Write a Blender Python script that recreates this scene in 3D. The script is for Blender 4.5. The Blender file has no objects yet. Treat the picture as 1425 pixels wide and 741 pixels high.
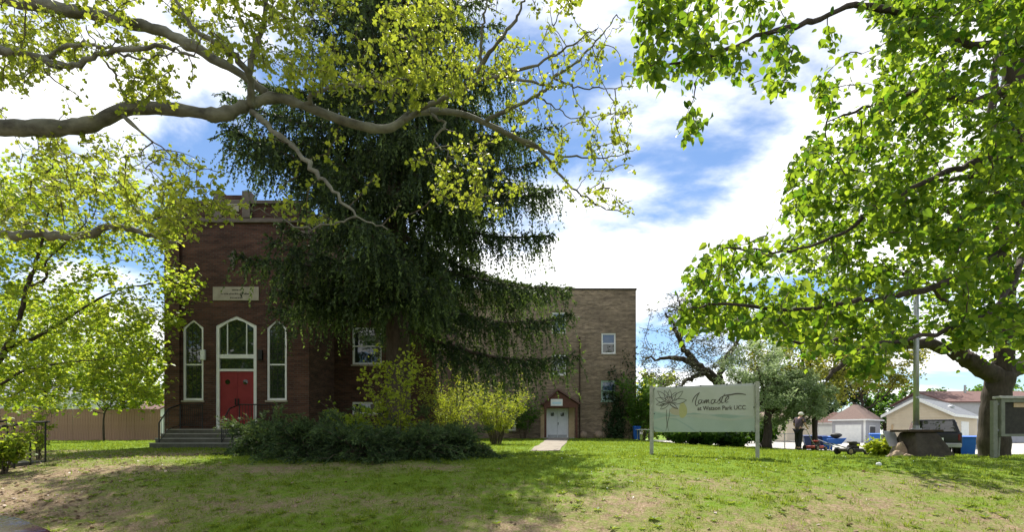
import bpy, bmesh, math, random
import numpy as np
from mathutils import Vector, Matrix

# ------------------------------------------------------------------ camera
F, CX, HY, CZ = 712.0, 712.5, 604.0, 0.6      # focal length in photo pixels, centre column, horizon row, eye height
scene = bpy.context.scene
C = bpy.data.collections.new("scene_objects"); scene.collection.children.link(C)
cam_d = bpy.data.cameras.new("camera"); cam = bpy.data.objects.new("camera", cam_d); C.objects.link(cam)
cam.location = (0, 0, CZ); cam.rotation_euler = (math.radians(90), 0, 0)
cam_d.sensor_width = 36.0; cam_d.lens = 36.0 * F / 1425.0
cam_d.shift_y = (HY - 370.5) / 1425.0
cam_d.clip_start = 0.05; cam_d.clip_end = 3000
scene.camera = cam

# ------------------------------------------------------------------ light
SUN_EL, SUN_AZ = math.radians(56), math.radians(-4)     # azimuth from +Y towards +X
world = bpy.data.worlds.new("World"); scene.world = world; world.use_nodes = True
def build_world():
    nt = world.node_tree; N = nt.nodes; L = nt.links
    N.clear()
    out = N.new('ShaderNodeOutputWorld'); bg = N.new('ShaderNodeBackground'); bg.inputs[1].default_value = 0.085
    sky = N.new('ShaderNodeTexSky'); sky.sky_type = 'NISHITA'; sky.sun_disc = False
    sky.sun_elevation = SUN_EL; sky.sun_rotation = SUN_AZ
    sky.air_density = 1.0; sky.dust_density = 0.1; sky.ozone_density = 5.0
    tc = N.new('ShaderNodeTexCoord'); sep = N.new('ShaderNodeSeparateXYZ'); L.new(tc.outputs['Generated'], sep.inputs[0])
    def m(op, a, b=None, v=None):
        n = N.new('ShaderNodeMath'); n.operation = op
        L.new(a, n.inputs[0])
        if b is not None: L.new(b, n.inputs[1])
        elif v is not None: n.inputs[1].default_value = v
        return n.outputs[0]
    z = m('ADD', m('MAXIMUM', sep.outputs[2], v=0.0), v=0.22)
    u = m('DIVIDE', sep.outputs[0], z); v = m('DIVIDE', sep.outputs[1], z)
    comb = N.new('ShaderNodeCombineXYZ'); L.new(u, comb.inputs[0]); L.new(v, comb.inputs[1]); comb.inputs[2].default_value = 3.7
    mp = N.new('ShaderNodeMapping'); L.new(comb.outputs[0], mp.inputs[0])
    mp.inputs['Location'].default_value = CLOUD_OFF; mp.inputs['Scale'].default_value = (0.95, 1.25, 1)
    no = N.new('ShaderNodeTexNoise'); no.inputs['Scale'].default_value = 1.25; no.inputs['Detail'].default_value = 9
    no.inputs['Roughness'].default_value = 0.55; no.inputs['Distortion'].default_value = 0.25
    L.new(mp.outputs[0], no.inputs['Vector'])
    rmp = N.new('ShaderNodeMapRange'); rmp.interpolation_type = 'SMOOTHSTEP'
    rmp.inputs['From Min'].default_value = 0.425; rmp.inputs['From Max'].default_value = 0.56
    L.new(no.outputs['Fac'], rmp.inputs['Value'])
    n2 = N.new('ShaderNodeTexNoise'); n2.inputs['Scale'].default_value = 2.6; n2.inputs['Detail'].default_value = 6
    L.new(mp.outputs[0], n2.inputs['Vector'])
    cr = N.new('ShaderNodeMapRange'); L.new(n2.outputs['Fac'], cr.inputs['Value'])
    cr.inputs['From Min'].default_value = 0.3; cr.inputs['From Max'].default_value = 0.7
    cr.inputs['To Min'].default_value = 8.0; cr.inputs['To Max'].default_value = 12.5
    cc = N.new('ShaderNodeCombineXYZ')
    for i in range(3): L.new(cr.outputs[0], cc.inputs[i])
    mix = N.new('ShaderNodeMix'); mix.data_type = 'RGBA'
    L.new(rmp.outputs[0], mix.inputs['Factor']); L.new(sky.outputs[0], mix.inputs['A']); L.new(cc.outputs[0], mix.inputs['B'])
    L.new(mix.outputs['Result'], bg.inputs[0]); L.new(bg.outputs[0], out.inputs[0])
CLOUD_OFF = (0.4, 0.3, 0.0)
build_world()
sun_d = bpy.data.lights.new("sun", 'SUN'); sun_d.energy = 5.0; sun_d.angle = math.radians(0.53); sun_d.color = (1.0, 0.95, 0.86)
sun = bpy.data.objects.new("sun", sun_d); C.objects.link(sun); sun.location = (0, 40, 60)
_sd = Vector((math.sin(SUN_AZ) * math.cos(SUN_EL), math.cos(SUN_AZ) * math.cos(SUN_EL), math.sin(SUN_EL)))
sun.rotation_euler = _sd.to_track_quat('Z', 'Y').to_euler()
vs = scene.view_settings; vs.view_transform = 'Standard'; vs.look = 'None'; vs.exposure = 0.9; vs.gamma = 1.0; vs.use_curve_mapping = False
cy = scene.cycles; cy.max_bounces = 8; cy.diffuse_bounces = 4; cy.transmission_bounces = 5; cy.transparent_max_bounces = 8
cy.glossy_bounces = 3; cy.use_denoising = True; cy.sample_clamp_indirect = 6; cy.caustics_reflective = False; cy.caustics_refractive = False

random.seed(7); RNG = np.random.default_rng(7)
def P(x, y, d): return np.array([(x - CX) / F * d, d, CZ + (HY - y) / F * d])
def PX(x, d): return (x - CX) / F * d
def PZ(y, d): return CZ + (HY - y) / F * d

# ------------------------------------------------------------------ materials
def nmat(name):
    m = bpy.data.materials.new(name); m.use_nodes = True
    return m, m.node_tree.nodes, m.node_tree.links, m.node_tree.nodes['Principled BSDF']
def rgba(c): return (c[0], c[1], c[2], 1.0)
def pmat(name, c1, c2=None, scale=6.0, rough=0.8, bump=0.0, bscale=None, metal=0.0, spec=0.3, stretch=(1, 1, 1), coat=0.0):
    m, N, L, B = nmat(name)
    B.inputs['Roughness'].default_value = rough; B.inputs['Metallic'].default_value = metal
    B.inputs['Specular IOR Level'].default_value = spec; B.inputs['Coat Weight'].default_value = coat
    if c2 is None: c2 = tuple(min(1, v * 1.25) for v in c1)
    tc = N.new('ShaderNodeTexCoord'); mp = N.new('ShaderNodeMapping'); mp.inputs['Scale'].default_value = stretch
    L.new(tc.outputs['Object'], mp.inputs[0])
    n = N.new('ShaderNodeTexNoise'); n.inputs['Scale'].default_value = scale; n.inputs['Detail'].default_value = 6; n.inputs['Roughness'].default_value = 0.65
    L.new(mp.outputs[0], n.inputs['Vector'])
    r = N.new('ShaderNodeMapRange'); r.inputs['From Min'].default_value = 0.3; r.inputs['From Max'].default_value = 0.7
    L.new(n.outputs['Fac'], r.inputs['Value'])
    mx = N.new('ShaderNodeMix'); mx.data_type = 'RGBA'; mx.inputs['A'].default_value = rgba(c1); mx.inputs['B'].default_value = rgba(c2)
    L.new(r.outputs[0], mx.inputs['Factor']); L.new(mx.outputs['Result'], B.inputs['Base Color'])
    if bump:
        n2 = N.new('ShaderNodeTexNoise'); n2.inputs['Scale'].default_value = bscale or scale * 4; n2.inputs['Detail'].default_value = 5
        L.new(mp.outputs[0], n2.inputs['Vector'])
        b = N.new('ShaderNodeBump'); b.inputs['Strength'].default_value = bump; b.inputs['Distance'].default_value = 0.02
        L.new(n2.outputs['Fac'], b.inputs['Height']); L.new(b.outputs[0], B.inputs['Normal'])
    return m
def brick_mat(name, cols, mortar, axis, patch=(0.75, 1.25), big=0.35):
    m, N, L, B = nmat(name); B.inputs['Roughness'].default_value = 0.88; B.inputs['Specular IOR Level'].default_value = 0.2
    tc = N.new('ShaderNodeTexCoord'); sp = N.new('ShaderNodeSeparateXYZ'); L.new(tc.outputs['Object'], sp.inputs[0])
    cb = N.new('ShaderNodeCombineXYZ'); L.new(sp.outputs[0 if axis == 'x' else 1], cb.inputs[0]); L.new(sp.outputs[2], cb.inputs[1])
    br = N.new('ShaderNodeTexBrick'); L.new(cb.outputs[0], br.inputs['Vector'])
    br.inputs['Scale'].default_value = 1.0; br.inputs['Brick Width'].default_value = 0.215; br.inputs['Row Height'].default_value = 0.075
    br.inputs['Mortar Size'].default_value = 0.009; br.inputs['Mortar Smooth'].default_value = 0.2; br.inputs['Bias'].default_value = 0.0
    br.inputs['Color1'].default_value = rgba(cols[0]); br.inputs['Color2'].default_value = rgba(cols[1]); br.inputs['Mortar'].default_value = rgba(mortar)
    n = N.new('ShaderNodeTexNoise'); n.inputs['Scale'].default_value = big; n.inputs['Detail'].default_value = 7; n.inputs['Roughness'].default_value = 0.7
    L.new(cb.outputs[0], n.inputs['Vector'])
    r = N.new('ShaderNodeMapRange'); r.inputs['From Min'].default_value = 0.3; r.inputs['From Max'].default_value = 0.7
    r.inputs['To Min'].default_value = patch[0]; r.inputs['To Max'].default_value = patch[1]; L.new(n.outputs['Fac'], r.inputs['Value'])
    # uneven rows of darker, weathered brick
    mp = N.new('ShaderNodeMapping'); mp.inputs['Scale'].default_value = (0.9, 5.5, 1); L.new(cb.outputs[0], mp.inputs[0])
    n3 = N.new('ShaderNodeTexNoise'); n3.inputs['Scale'].default_value = 1.0; n3.inputs['Detail'].default_value = 5; L.new(mp.outputs[0], n3.inputs['Vector'])
    r3 = N.new('ShaderNodeMapRange'); r3.inputs['From Min'].default_value = 0.35; r3.inputs['From Max'].default_value = 0.65
    r3.inputs['To Min'].default_value = 0.72; r3.inputs['To Max'].default_value = 1.22; L.new(n3.outputs['Fac'], r3.inputs['Value'])
    mu = N.new('ShaderNodeMath'); mu.operation = 'MULTIPLY'; L.new(r.outputs[0], mu.inputs[0]); L.new(r3.outputs[0], mu.inputs[1])
    vm = N.new('ShaderNodeVectorMath'); vm.operation = 'SCALE'; L.new(br.outputs['Color'], vm.inputs[0]); L.new(mu.outputs[0], vm.inputs['Scale'])
    L.new(vm.outputs[0], B.inputs['Base Color'])
    b = N.new('ShaderNodeBump'); b.inputs['Strength'].default_value = 0.6; b.inputs['Distance'].default_value = 0.01
    b.invert = True; L.new(br.outputs['Fac'], b.inputs['Height']); L.new(b.outputs[0], B.inputs['Normal'])
    return m
def leaf_mat(name, c_dark, c_light, trans=0.5, tcol=None, rough=0.45, spec=0.25, objrand=False):
    m, N, L, B = nmat(name); B.inputs['Roughness'].default_value = rough; B.inputs['Specular IOR Level'].default_value = spec
    if objrand:
        at = N.new('ShaderNodeObjectInfo'); fac = at.outputs['Random']
    else:
        at = N.new('ShaderNodeAttribute'); at.attribute_name = 'var'; fac = at.outputs['Fac']
    mx = N.new('ShaderNodeMix'); mx.data_type = 'RGBA'; mx.inputs['A'].default_value = rgba(c_dark); mx.inputs['B'].default_value = rgba(c_light)
    L.new(fac, mx.inputs['Factor']); L.new(mx.outputs['Result'], B.inputs['Base Color'])
    tr = N.new('ShaderNodeBsdfTranslucent')
    mt = N.new('ShaderNodeMix'); mt.data_type = 'RGBA'; t1, t2 = tcol or (c_dark, c_light)
    mt.inputs['A'].default_value = rgba(t1); mt.inputs['B'].default_value = rgba(t2)
    L.new(fac, mt.inputs['Factor']); L.new(mt.outputs['Result'], tr.inputs['Color'])
    ms = N.new('ShaderNodeMixShader'); ms.inputs[0].default_value = trans
    L.new(B.outputs[0], ms.inputs[1]); L.new(tr.outputs[0], ms.inputs[2])
    L.new(ms.outputs[0], N['Material Output'].inputs['Surface'])
    return m
def glass_mat(name, c=(0.02, 0.025, 0.03), rough=0.03):
    m, N, L, B = nmat(name); B.inputs['Base Color'].default_value = rgba(c); B.inputs['Roughness'].default_value = rough
    B.inputs['Specular IOR Level'].default_value = 0.9; B.inputs['IOR'].default_value = 1.5
    tc = N.new('ShaderNodeTexCoord'); n = N.new('ShaderNodeTexNoise'); n.inputs['Scale'].default_value = 1.6; L.new(tc.outputs['Object'], n.inputs['Vector'])
    b = N.new('ShaderNodeBump'); b.inputs['Strength'].default_value = 0.08; b.inputs['Distance'].default_value = 0.05
    L.new(n.outputs['Fac'], b.inputs['Height']); L.new(b.outputs[0], B.inputs['Normal'])
    return m

M = {}
M['church_x'] = brick_mat('church_brick', ((0.115, 0.050, 0.034), (0.062, 0.029, 0.022)), (0.085, 0.072, 0.062), 'x')
M['church_y'] = brick_mat('church_brick_side', ((0.115, 0.050, 0.034), (0.062, 0.029, 0.022)), (0.085, 0.072, 0.062), 'y')
M['common_x'] = brick_mat('common_brick', ((0.30, 0.22, 0.145), (0.16, 0.112, 0.078)), (0.26, 0.225, 0.18), 'x', (0.6, 1.3), 0.3)
M['common_y'] = brick_mat('common_brick_side', ((0.30, 0.22, 0.145), (0.16, 0.112, 0.078)), (0.26, 0.225, 0.18), 'y', (0.6, 1.3), 0.3)
M['dark_stone'] = pmat('weathered_limestone', (0.11, 0.09, 0.075), (0.20, 0.165, 0.14), 5, 0.88, 0.3)
M['stone'] = pmat('limestone', (0.30, 0.27, 0.21), (0.42, 0.38, 0.30), 5, 0.85, 0.3)
M['white'] = pmat('white_paint', (0.70, 0.71, 0.70), (0.82, 0.82, 0.80), 3, 0.55)
M['white_metal'] = pmat('white_steel', (0.62, 0.65, 0.68), (0.74, 0.76, 0.78), 2, 0.45)
M['red'] = pmat('red_door_paint', (0.20, 0.018, 0.022), (0.27, 0.028, 0.032), 3, 0.5, .15, 8)
M['black'] = pmat('black_iron', (0.012, 0.012, 0.013), (0.03, 0.028, 0.026), 20, 0.5)
M['rubber'] = pmat('rubber', (0.012, 0.012, 0.012), (0.03, 0.03, 0.03), 12, 0.8)
M['glass'] = glass_mat('window_glass', (0.018, 0.028, 0.020))
M['glass_dark'] = glass_mat('dark_glass', (0.006, 0.007, 0.008))
M['concrete'] = pmat('concrete', (0.30, 0.285, 0.26), (0.44, 0.42, 0.385), 3, 0.9, 0.25, 60)
M['old_concrete'] = pmat('old_concrete', (0.036, 0.030, 0.024), (0.085, 0.070, 0.056), 4, 0.92, 0.6, 25)
M['old_path'] = pmat('worn_path', (0.17, 0.145, 0.115), (0.31, 0.27, 0.22), 2.5, 0.92, 0.4, 30)
M['step'] = pmat('step_concrete', (0.085, 0.082, 0.065), (0.15, 0.145, 0.12), 4, 0.9, 0.3, 40)
M['asphalt'] = pmat('asphalt', (0.045, 0.045, 0.045), (0.075, 0.073, 0.07), 12, 0.9, 0.4, 120)
M['bark_plane'] = pmat('plane_bark', (0.055, 0.05, 0.036), (0.25, 0.245, 0.18), 4.5, 0.85, 0.8, 14, stretch=(.6, 1, 1))
M['bark'] = pmat('dark_bark', (0.030, 0.024, 0.018), (0.075, 0.058, 0.045), 9, 0.95, 0.9, 20, stretch=(1, 1, .35))
M['bark_spruce'] = pmat('spruce_bark', (0.05, 0.036, 0.027), (0.11, 0.085, 0.065), 9, 0.95, 0.9, 18, stretch=(1, 1, .4))
M['twig'] = pmat('twig_bark', (0.06, 0.045, 0.03), (0.12, 0.095, 0.065), 9, 0.9)
M['fence'] = pmat('cedar_board', (0.22, 0.125, 0.082), (0.37, 0.23, 0.16), 3, 0.85, 0.3, 20, stretch=(4, 4, .3))
M['sign_post'] = pmat('painted_post', (0.26, 0.27, 0.23), (0.42, 0.42, 0.37), 9, 0.75, 0.3)
M['galv'] = pmat('galvanised_steel', (0.28, 0.29, 0.30), (0.40, 0.41, 0.42), 5, 0.4, metal=0.6)
M['rust'] = pmat('rusty_plate', (0.028, 0.018, 0.013), (0.07, 0.045, 0.03), 10, 0.85, 0.4)
M['blue_bin'] = pmat('blue_plastic', (0.015, 0.10, 0.42), (0.02, 0.13, 0.50), 3, 0.45)
M['navy_bin'] = pmat('navy_plastic', (0.02, 0.035, 0.12), (0.03, 0.05, 0.16), 3, 0.5)
M['black_bin'] = pmat('black_plastic', (0.015, 0.016, 0.017), (0.03, 0.03, 0.03), 3, 0.5)
M['siding'] = pmat('beige_siding', (0.52, 0.44, 0.33), (0.60, 0.52, 0.40), 2, 0.7)
M['siding_grey'] = pmat('grey_siding', (0.34, 0.34, 0.37), (0.42, 0.42, 0.45), 2, 0.7)
M['siding_white'] = pmat('white_siding', (0.62, 0.62, 0.62), (0.72, 0.72, 0.72), 2, 0.7)
M['roof_grey'] = pmat('grey_shingle', (0.13, 0.14, 0.16), (0.22, 0.23, 0.25), 14, 0.9, 0.5, 50)
M['roof_brown'] = pmat('brown_shingle', (0.15, 0.10, 0.085), (0.24, 0.17, 0.145), 14, 0.9, 0.5, 50)
M['roof_red'] = pmat('red_brown_shingle', (0.115, 0.062, 0.055), (0.19, 0.11, 0.098), 12, 0.9, 0.5, 50)
M['suv'] = pmat('black_car_paint', (0.004, 0.004, 0.005), (0.007, 0.007, 0.008), 2, 0.35, spec=0.35)
M['maroon'] = pmat('maroon_car_paint', (0.085, 0.026, 0.032), (0.10, 0.032, 0.038), 2, 0.25, spec=0.5, coat=0.6)
M['chrome'] = pmat('grey_bumper', (0.25, 0.25, 0.26), (0.34, 0.34, 0.35), 4, 0.35, metal=0.5)
M['tail'] = pmat('tail_lamp', (0.09, 0.006, 0.006), (0.12, 0.01, 0.01), 4, 0.2)
M['red_plastic'] = pmat('red_plastic', (0.42, 0.07, 0.055), (0.52, 0.10, 0.08), 5, 0.5)
M['engine'] = pmat('engine_black', (0.02, 0.018, 0.016), (0.07, 0.06, 0.05), 15, 0.6)
M['skin'] = pmat('skin', (0.42, 0.24, 0.17), (0.50, 0.30, 0.22), 6, 0.6)
M['shirt'] = pmat('purple_grey_shirt', (0.06, 0.042, 0.062), (0.10, 0.072, 0.10), 12, 0.9, 0.4, 9)
M['trousers'] = pmat('black_trousers', (0.012, 0.012, 0.016), (0.022, 0.022, 0.028), 12, 0.9, 0.4, 9)
M['cap'] = pmat('pale_cap', (0.62, 0.58, 0.54), (0.72, 0.68, 0.64), 8, 0.9)
M['tan_stone'] = pmat('tan_stone', (0.20, 0.145, 0.10), (0.38, 0.29, 0.21), 6, 0.9, 0.6, 18)
M['notice_green'] = pmat('olive_metal', (0.13, 0.145, 0.105), (0.20, 0.215, 0.16), 8, 0.6)
M['notice_board'] = pmat('dark_notice_felt', (0.03, 0.03, 0.025), (0.055, 0.052, 0.042), 9, 0.9)
M['tan_wood'] = pmat('tan_wood', (0.42, 0.30, 0.17), (0.52, 0.40, 0.25), 6, 0.7)
M['brown_wood'] = pmat('brown_stained_wood', (0.085, 0.035, 0.024), (0.14, 0.06, 0.042), 6, 0.7, 0.3, 16)
M['light_blue'] = pmat('pale_blue_print', (0.45, 0.66, 0.78), (0.55, 0.72, 0.82), 5, 0.6)
M['leaf_plane'] = leaf_mat('plane_leaf', (0.12, 0.16, 0.022), (0.25, 0.29, 0.035), 0.5, ((0.24, 0.32, 0.02), (0.52, 0.56, 0.05)))
M['leaf_plane_o'] = leaf_mat('plane_leaf_single', (0.12, 0.16, 0.022), (0.25, 0.29, 0.035), 0.5, ((0.24, 0.32, 0.02), (0.52, 0.56, 0.05)), objrand=True)
M['leaf_linden'] = leaf_mat('linden_leaf', (0.035, 0.085, 0.014), (0.11, 0.19, 0.024), 0.58, ((0.10, 0.23, 0.010), (0.46, 0.58, 0.035)))
M['leaf_linden_o'] = leaf_mat('linden_leaf_single', (0.035, 0.085, 0.014), (0.11, 0.19, 0.024), 0.58, ((0.10, 0.23, 0.010), (0.46, 0.58, 0.035)), objrand=True)
M['leaf_maple'] = leaf_mat('maple_leaf', (0.09, 0.16, 0.018), (0.22, 0.28, 0.03), 0.55, ((0.26, 0.40, 0.02), (0.58, 0.62, 0.05)))
M['leaf_maple_o'] = leaf_mat('maple_leaf_single', (0.09, 0.16, 0.018), (0.22, 0.28, 0.03), 0.55, ((0.26, 0.40, 0.02), (0.58, 0.62, 0.05)), objrand=True)
M['leaf_gold'] = leaf_mat('gold_leaf', (0.10, 0.125, 0.022), (0.24, 0.23, 0.04), 0.5, ((0.20, 0.25, 0.02), (0.48, 0.44, 0.06)))
M['leaf_willow'] = leaf_mat('grey_green_leaf', (0.17, 0.24, 0.11), (0.36, 0.44, 0.24), 0.5, ((0.24, 0.34, 0.13), (0.50, 0.60, 0.30)))
M['leaf_green'] = leaf_mat('mid_green_leaf', (0.04, 0.10, 0.018), (0.10, 0.19, 0.03), 0.45, ((0.10, 0.24, 0.02), (0.25, 0.42, 0.04)))
M['leaf_dark'] = leaf_mat('dark_green_leaf', (0.015, 0.035, 0.012), (0.04, 0.08, 0.025), 0.25)
M['leaf_yellowgreen'] = leaf_mat('yellow_green_leaf', (0.16, 0.22, 0.02), (0.34, 0.38, 0.04), 0.5, ((0.30, 0.40, 0.02), (0.62, 0.64, 0.05)))
M['bud'] = leaf_mat('grey_bud', (0.10, 0.11, 0.07), (0.2, 0.2, 0.13), 0.3)
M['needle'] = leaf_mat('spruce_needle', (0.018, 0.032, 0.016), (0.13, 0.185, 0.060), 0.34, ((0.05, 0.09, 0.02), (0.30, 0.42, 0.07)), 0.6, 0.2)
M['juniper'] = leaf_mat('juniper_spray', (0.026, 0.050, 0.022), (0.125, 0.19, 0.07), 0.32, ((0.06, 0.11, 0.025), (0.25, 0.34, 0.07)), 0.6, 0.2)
M['grass'] = leaf_mat('grass_blade', (0.068, 0.120, 0.011), (0.175, 0.235, 0.028), 0.45, ((0.15, 0.24, 0.010), (0.38, 0.46, 0.04)), 0.5, 0.2)
M['straw'] = leaf_mat('straw_blade', (0.24, 0.19, 0.10), (0.40, 0.34, 0.21), 0.3)
M['litter'] = leaf_mat('dead_leaf', (0.13, 0.08, 0.05), (0.36, 0.26, 0.17), 0.3)
M['daisy'] = pmat('white_petal', (0.75, 0.76, 0.74), (0.82, 0.82, 0.8), 5, 0.7)

def ground_mat():
    m, N, L, B = nmat('lawn_and_soil'); B.inputs['Roughness'].default_value = 0.95; B.inputs['Specular IOR Level'].default_value = 0.1
    tc = N.new('ShaderNodeTexCoord')
    def noise(scale, detail=6, rough=0.6):
        n = N.new('ShaderNodeTexNoise'); n.inputs['Scale'].default_value = scale; n.inputs['Detail'].default_value = detail; n.inputs['Roughness'].default_value = rough
        L.new(tc.outputs['Object'], n.inputs['Vector']); return n.outputs['Fac']
    def mr(x, a, b, c=0.0, d=1.0):
        r = N.new('ShaderNodeMapRange'); r.inputs[1].default_value = a; r.inputs[2].default_value = b; r.inputs[3].default_value = c; r.inputs[4].default_value = d
        L.new(x, r.inputs[0]); return r.outputs[0]
    def mix(f, a, b):
        x = N.new('ShaderNodeMix'); x.data_type = 'RGBA'; L.new(f, x.inputs['Factor'])
        for s, v in (('A', a), ('B', b)):
            if isinstance(v, tuple): x.inputs[s].default_value = rgba(v)
            else: L.new(v, x.inputs[s])
        return x.outputs['Result']
    grass = mix(mr(noise(9), .3, .7), (0.078, 0.138, 0.010), (0.165, 0.225, 0.024))
    grass = mix(mr(noise(0.5), .35, .7), grass, (0.12, 0.20, 0.016))
    soil = mix(mr(noise(3.5, 8, .7), .3, .7), (0.110, 0.074, 0.045), (0.275, 0.200, 0.125))
    soil = mix(mr(noise(28, 4), .45, .75), soil, (0.36, 0.285, 0.185))
    at = N.new('ShaderNodeAttribute'); at.attribute_name = 'dirt'
    ad = N.new('ShaderNodeMath'); ad.operation = 'ADD'; L.new(at.outputs['Fac'], ad.inputs[0])
    L.new(mr(noise(6, 8, .7), 0.25, 0.75, -0.55, 0.55), ad.inputs[1])
    L.new(mix(mr(ad.outputs[0], 0.15, 0.85), grass, soil), B.inputs['Base Color'])
    b = N.new('ShaderNodeBump'); b.inputs['Strength'].default_value = 0.7; b.inputs['Distance'].default_value = 0.04
    L.new(noise(22, 6, .7), b.inputs['Height']); L.new(b.outputs[0], B.inputs['Normal'])
    return m
M['ground'] = ground_mat()

# ------------------------------------------------------------------ object helpers
def tag(o, label=None, cat=None, group=None, kind=None):
    if label: o['label'] = label
    if cat: o['category'] = cat
    if group: o['group'] = group
    if kind: o['kind'] = kind
    return o
def thing(name, label, cat, loc=(0, 0, 0), rz=0.0, group=None):
    o = bpy.data.objects.new(name, None); C.objects.link(o); o.empty_display_size = 0.2
    o.location = tuple(float(v) for v in loc); o.rotation_euler = (0, 0, rz)
    return tag(o, label, cat, group)
def origin(o):
    v = Vector((0, 0, 0))
    while o is not None:
        v += o.location; o = o.parent
    return v
class MB:
    def __init__(s): s.v = []; s.f = []
    def add(s, vs_, fs_):
        k = len(s.v); s.v.extend([tuple(map(float, q)) for q in vs_]); s.f.extend([tuple(i + k for i in f) for f in fs_]); return s
    def box(s, x0, x1, y0, y1, z0, z1):
        vs_ = [(x, y, z) for z in (z0, z1) for y in (y0, y1) for x in (x0, x1)]
        return s.add(vs_, [(0, 2, 3, 1), (4, 5, 7, 6), (0, 1, 5, 4), (2, 6, 7, 3), (0, 4, 6, 2), (1, 3, 7, 5)])
    def prism(s, poly, y0, y1):                     # polygon in x,z (counter-clockwise seen from -y) pushed from y0 to y1
        n = len(poly)
        vs_ = [(p[0], y0, p[1]) for p in poly] + [(p[0], y1, p[1]) for p in poly]
        return s.add(vs_, [tuple(range(n)), tuple(range(2 * n - 1, n - 1, -1))] + [((i + 1) % n, i, i + n, (i + 1) % n + n) for i in range(n)])
    def prism_z(s, poly, z0, z1):
        n = len(poly)
        vs_ = [(p[0], p[1], z0) for p in poly] + [(p[0], p[1], z1) for p in poly]
        return s.add(vs_, [tuple(range(n - 1, -1, -1)), tuple(range(n, 2 * n))] + [(i, (i + 1) % n, (i + 1) % n + n, i + n) for i in range(n)])
    def prism_x(s, poly, x0, x1):                   # polygon in y,z pushed along x
        n = len(poly)
        vs_ = [(x0, p[0], p[1]) for p in poly] + [(x1, p[0], p[1]) for p in poly]
        return s.add(vs_, [tuple(range(n - 1, -1, -1)), tuple(range(n, 2 * n))] + [(i, (i + 1) % n, (i + 1) % n + n, i + n) for i in range(n)])
    def tube(s, pts, radii, n=8, cap=True):
        pts = [np.asarray(p, float) for p in pts]
        if not hasattr(radii, '__len__'): radii = [radii] * len(pts)
        k = len(pts); vs_ = []; ref = None
        for i in range(k):
            t = pts[min(i + 1, k - 1)] - pts[max(i - 1, 0)]; t = t / (np.linalg.norm(t) + 1e-9)
            if ref is None:
                ref = np.cross(t, (0, 0, 1.0))
                if np.linalg.norm(ref) < 0.1: ref = np.cross(t, (1.0, 0, 0))
            a = ref - t * np.dot(ref, t); a /= np.linalg.norm(a) + 1e-9; ref = a; b = np.cross(t, a)
            for j in range(n):
                th = 2 * math.pi * j / n
                vs_.append(pts[i] + radii[i] * (math.cos(th) * a + math.sin(th) * b))
        fs_ = [(i * n + j, i * n + (j + 1) % n, (i + 1) * n + (j + 1) % n, (i + 1) * n + j) for i in range(k - 1) for j in range(n)]
        if cap: fs_ += [tuple(range(n - 1, -1, -1)), tuple(range((k - 1) * n, k * n))]
        return s.add(vs_, fs_)
    def lathe(s, c, prof, n=16, axis='z'):
        k = len(prof); vs_ = []
        for r, h in prof:
            for j in range(n):
                th = 2 * math.pi * j / n; a, b = r * math.cos(th), r * math.sin(th)
                vs_.append({'z': (c[0] + a, c[1] + b, c[2] + h), 'y': (c[0] + a, c[1] + h, c[2] + b), 'x': (c[0] + h, c[1] + a, c[2] + b)}[axis])
        fs_ = [(i * n + j, i * n + (j + 1) % n, (i + 1) * n + (j + 1) % n, (i + 1) * n + j) for i in range(k - 1) for j in range(n)]
        fs_ += [tuple(range(n - 1, -1, -1)), tuple(range((k - 1) * n, k * n))]
        return s.add(vs_, fs_)
    def build(s, name, mat, parent=None, local=False, smooth=False, bevel=0.0, fix=True, label=None):
        me = bpy.data.meshes.new(name); o = bpy.data.objects.new(name, me); C.objects.link(o)
        off = Vector((0, 0, 0)) if (local or parent is None) else origin(parent)
        me.from_pydata([(v[0] - off[0], v[1] - off[1], v[2] - off[2]) for v in s.v], [], s.f)
        if fix:
            bm = bmesh.new(); bm.from_mesh(me); bmesh.ops.recalc_face_normals(bm, faces=bm.faces); bm.to_mesh(me); bm.free()
        me.materials.append(M[mat] if isinstance(mat, str) else mat)
        if smooth: me.polygons.foreach_set('use_smooth', [True] * len(me.polygons))
        if bevel:
            b = o.modifiers.new('bevel', 'BEVEL'); b.width = bevel; b.segments = 2; b.limit_method = 'ANGLE'
        if parent: o.parent = parent
        if label: o['label'] = label
        return o
def copy_tree(o, parent=None):
    c = o.copy(); C.objects.link(c); c.parent = parent
    for ch in [x for x in bpy.data.objects if x.parent == o]: copy_tree(ch, c)
    return c
def np_mesh(name, V, faces, mat, parent=None, var=None, smooth=False, kind=None):
    """V (n,3) world, faces (m,k) all with k corners"""
    V = np.asarray(V, np.float32); faces = np.asarray(faces, np.int32); m, k = faces.shape
    me = bpy.data.meshes.new(name); o = bpy.data.objects.new(name, me); C.objects.link(o)
    if parent: V = V - np.array(origin(parent), np.float32); o.parent = parent
    me.vertices.add(len(V)); me.vertices.foreach_set('co', V.ravel())
    me.loops.add(m * k); me.loops.foreach_set('vertex_index', faces.ravel())
    me.polygons.add(m); me.polygons.foreach_set('loop_start', np.arange(0, m * k, k, dtype=np.int32))
    me.update(calc_edges=True); me.validate()
    me.materials.append(M[mat] if isinstance(mat, str) else mat)
    if var is not None and len(me.polygons) == m:
        a = me.attributes.new('var', 'FLOAT', 'FACE'); a.data.foreach_set('value', np.asarray(var, np.float32))
    if smooth: me.polygons.foreach_set('use_smooth', [True] * len(me.polygons))
    if kind: o['kind'] = kind
    return o
def norm(a): return a / (np.linalg.norm(a, axis=-1, keepdims=True) + 1e-9)

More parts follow.
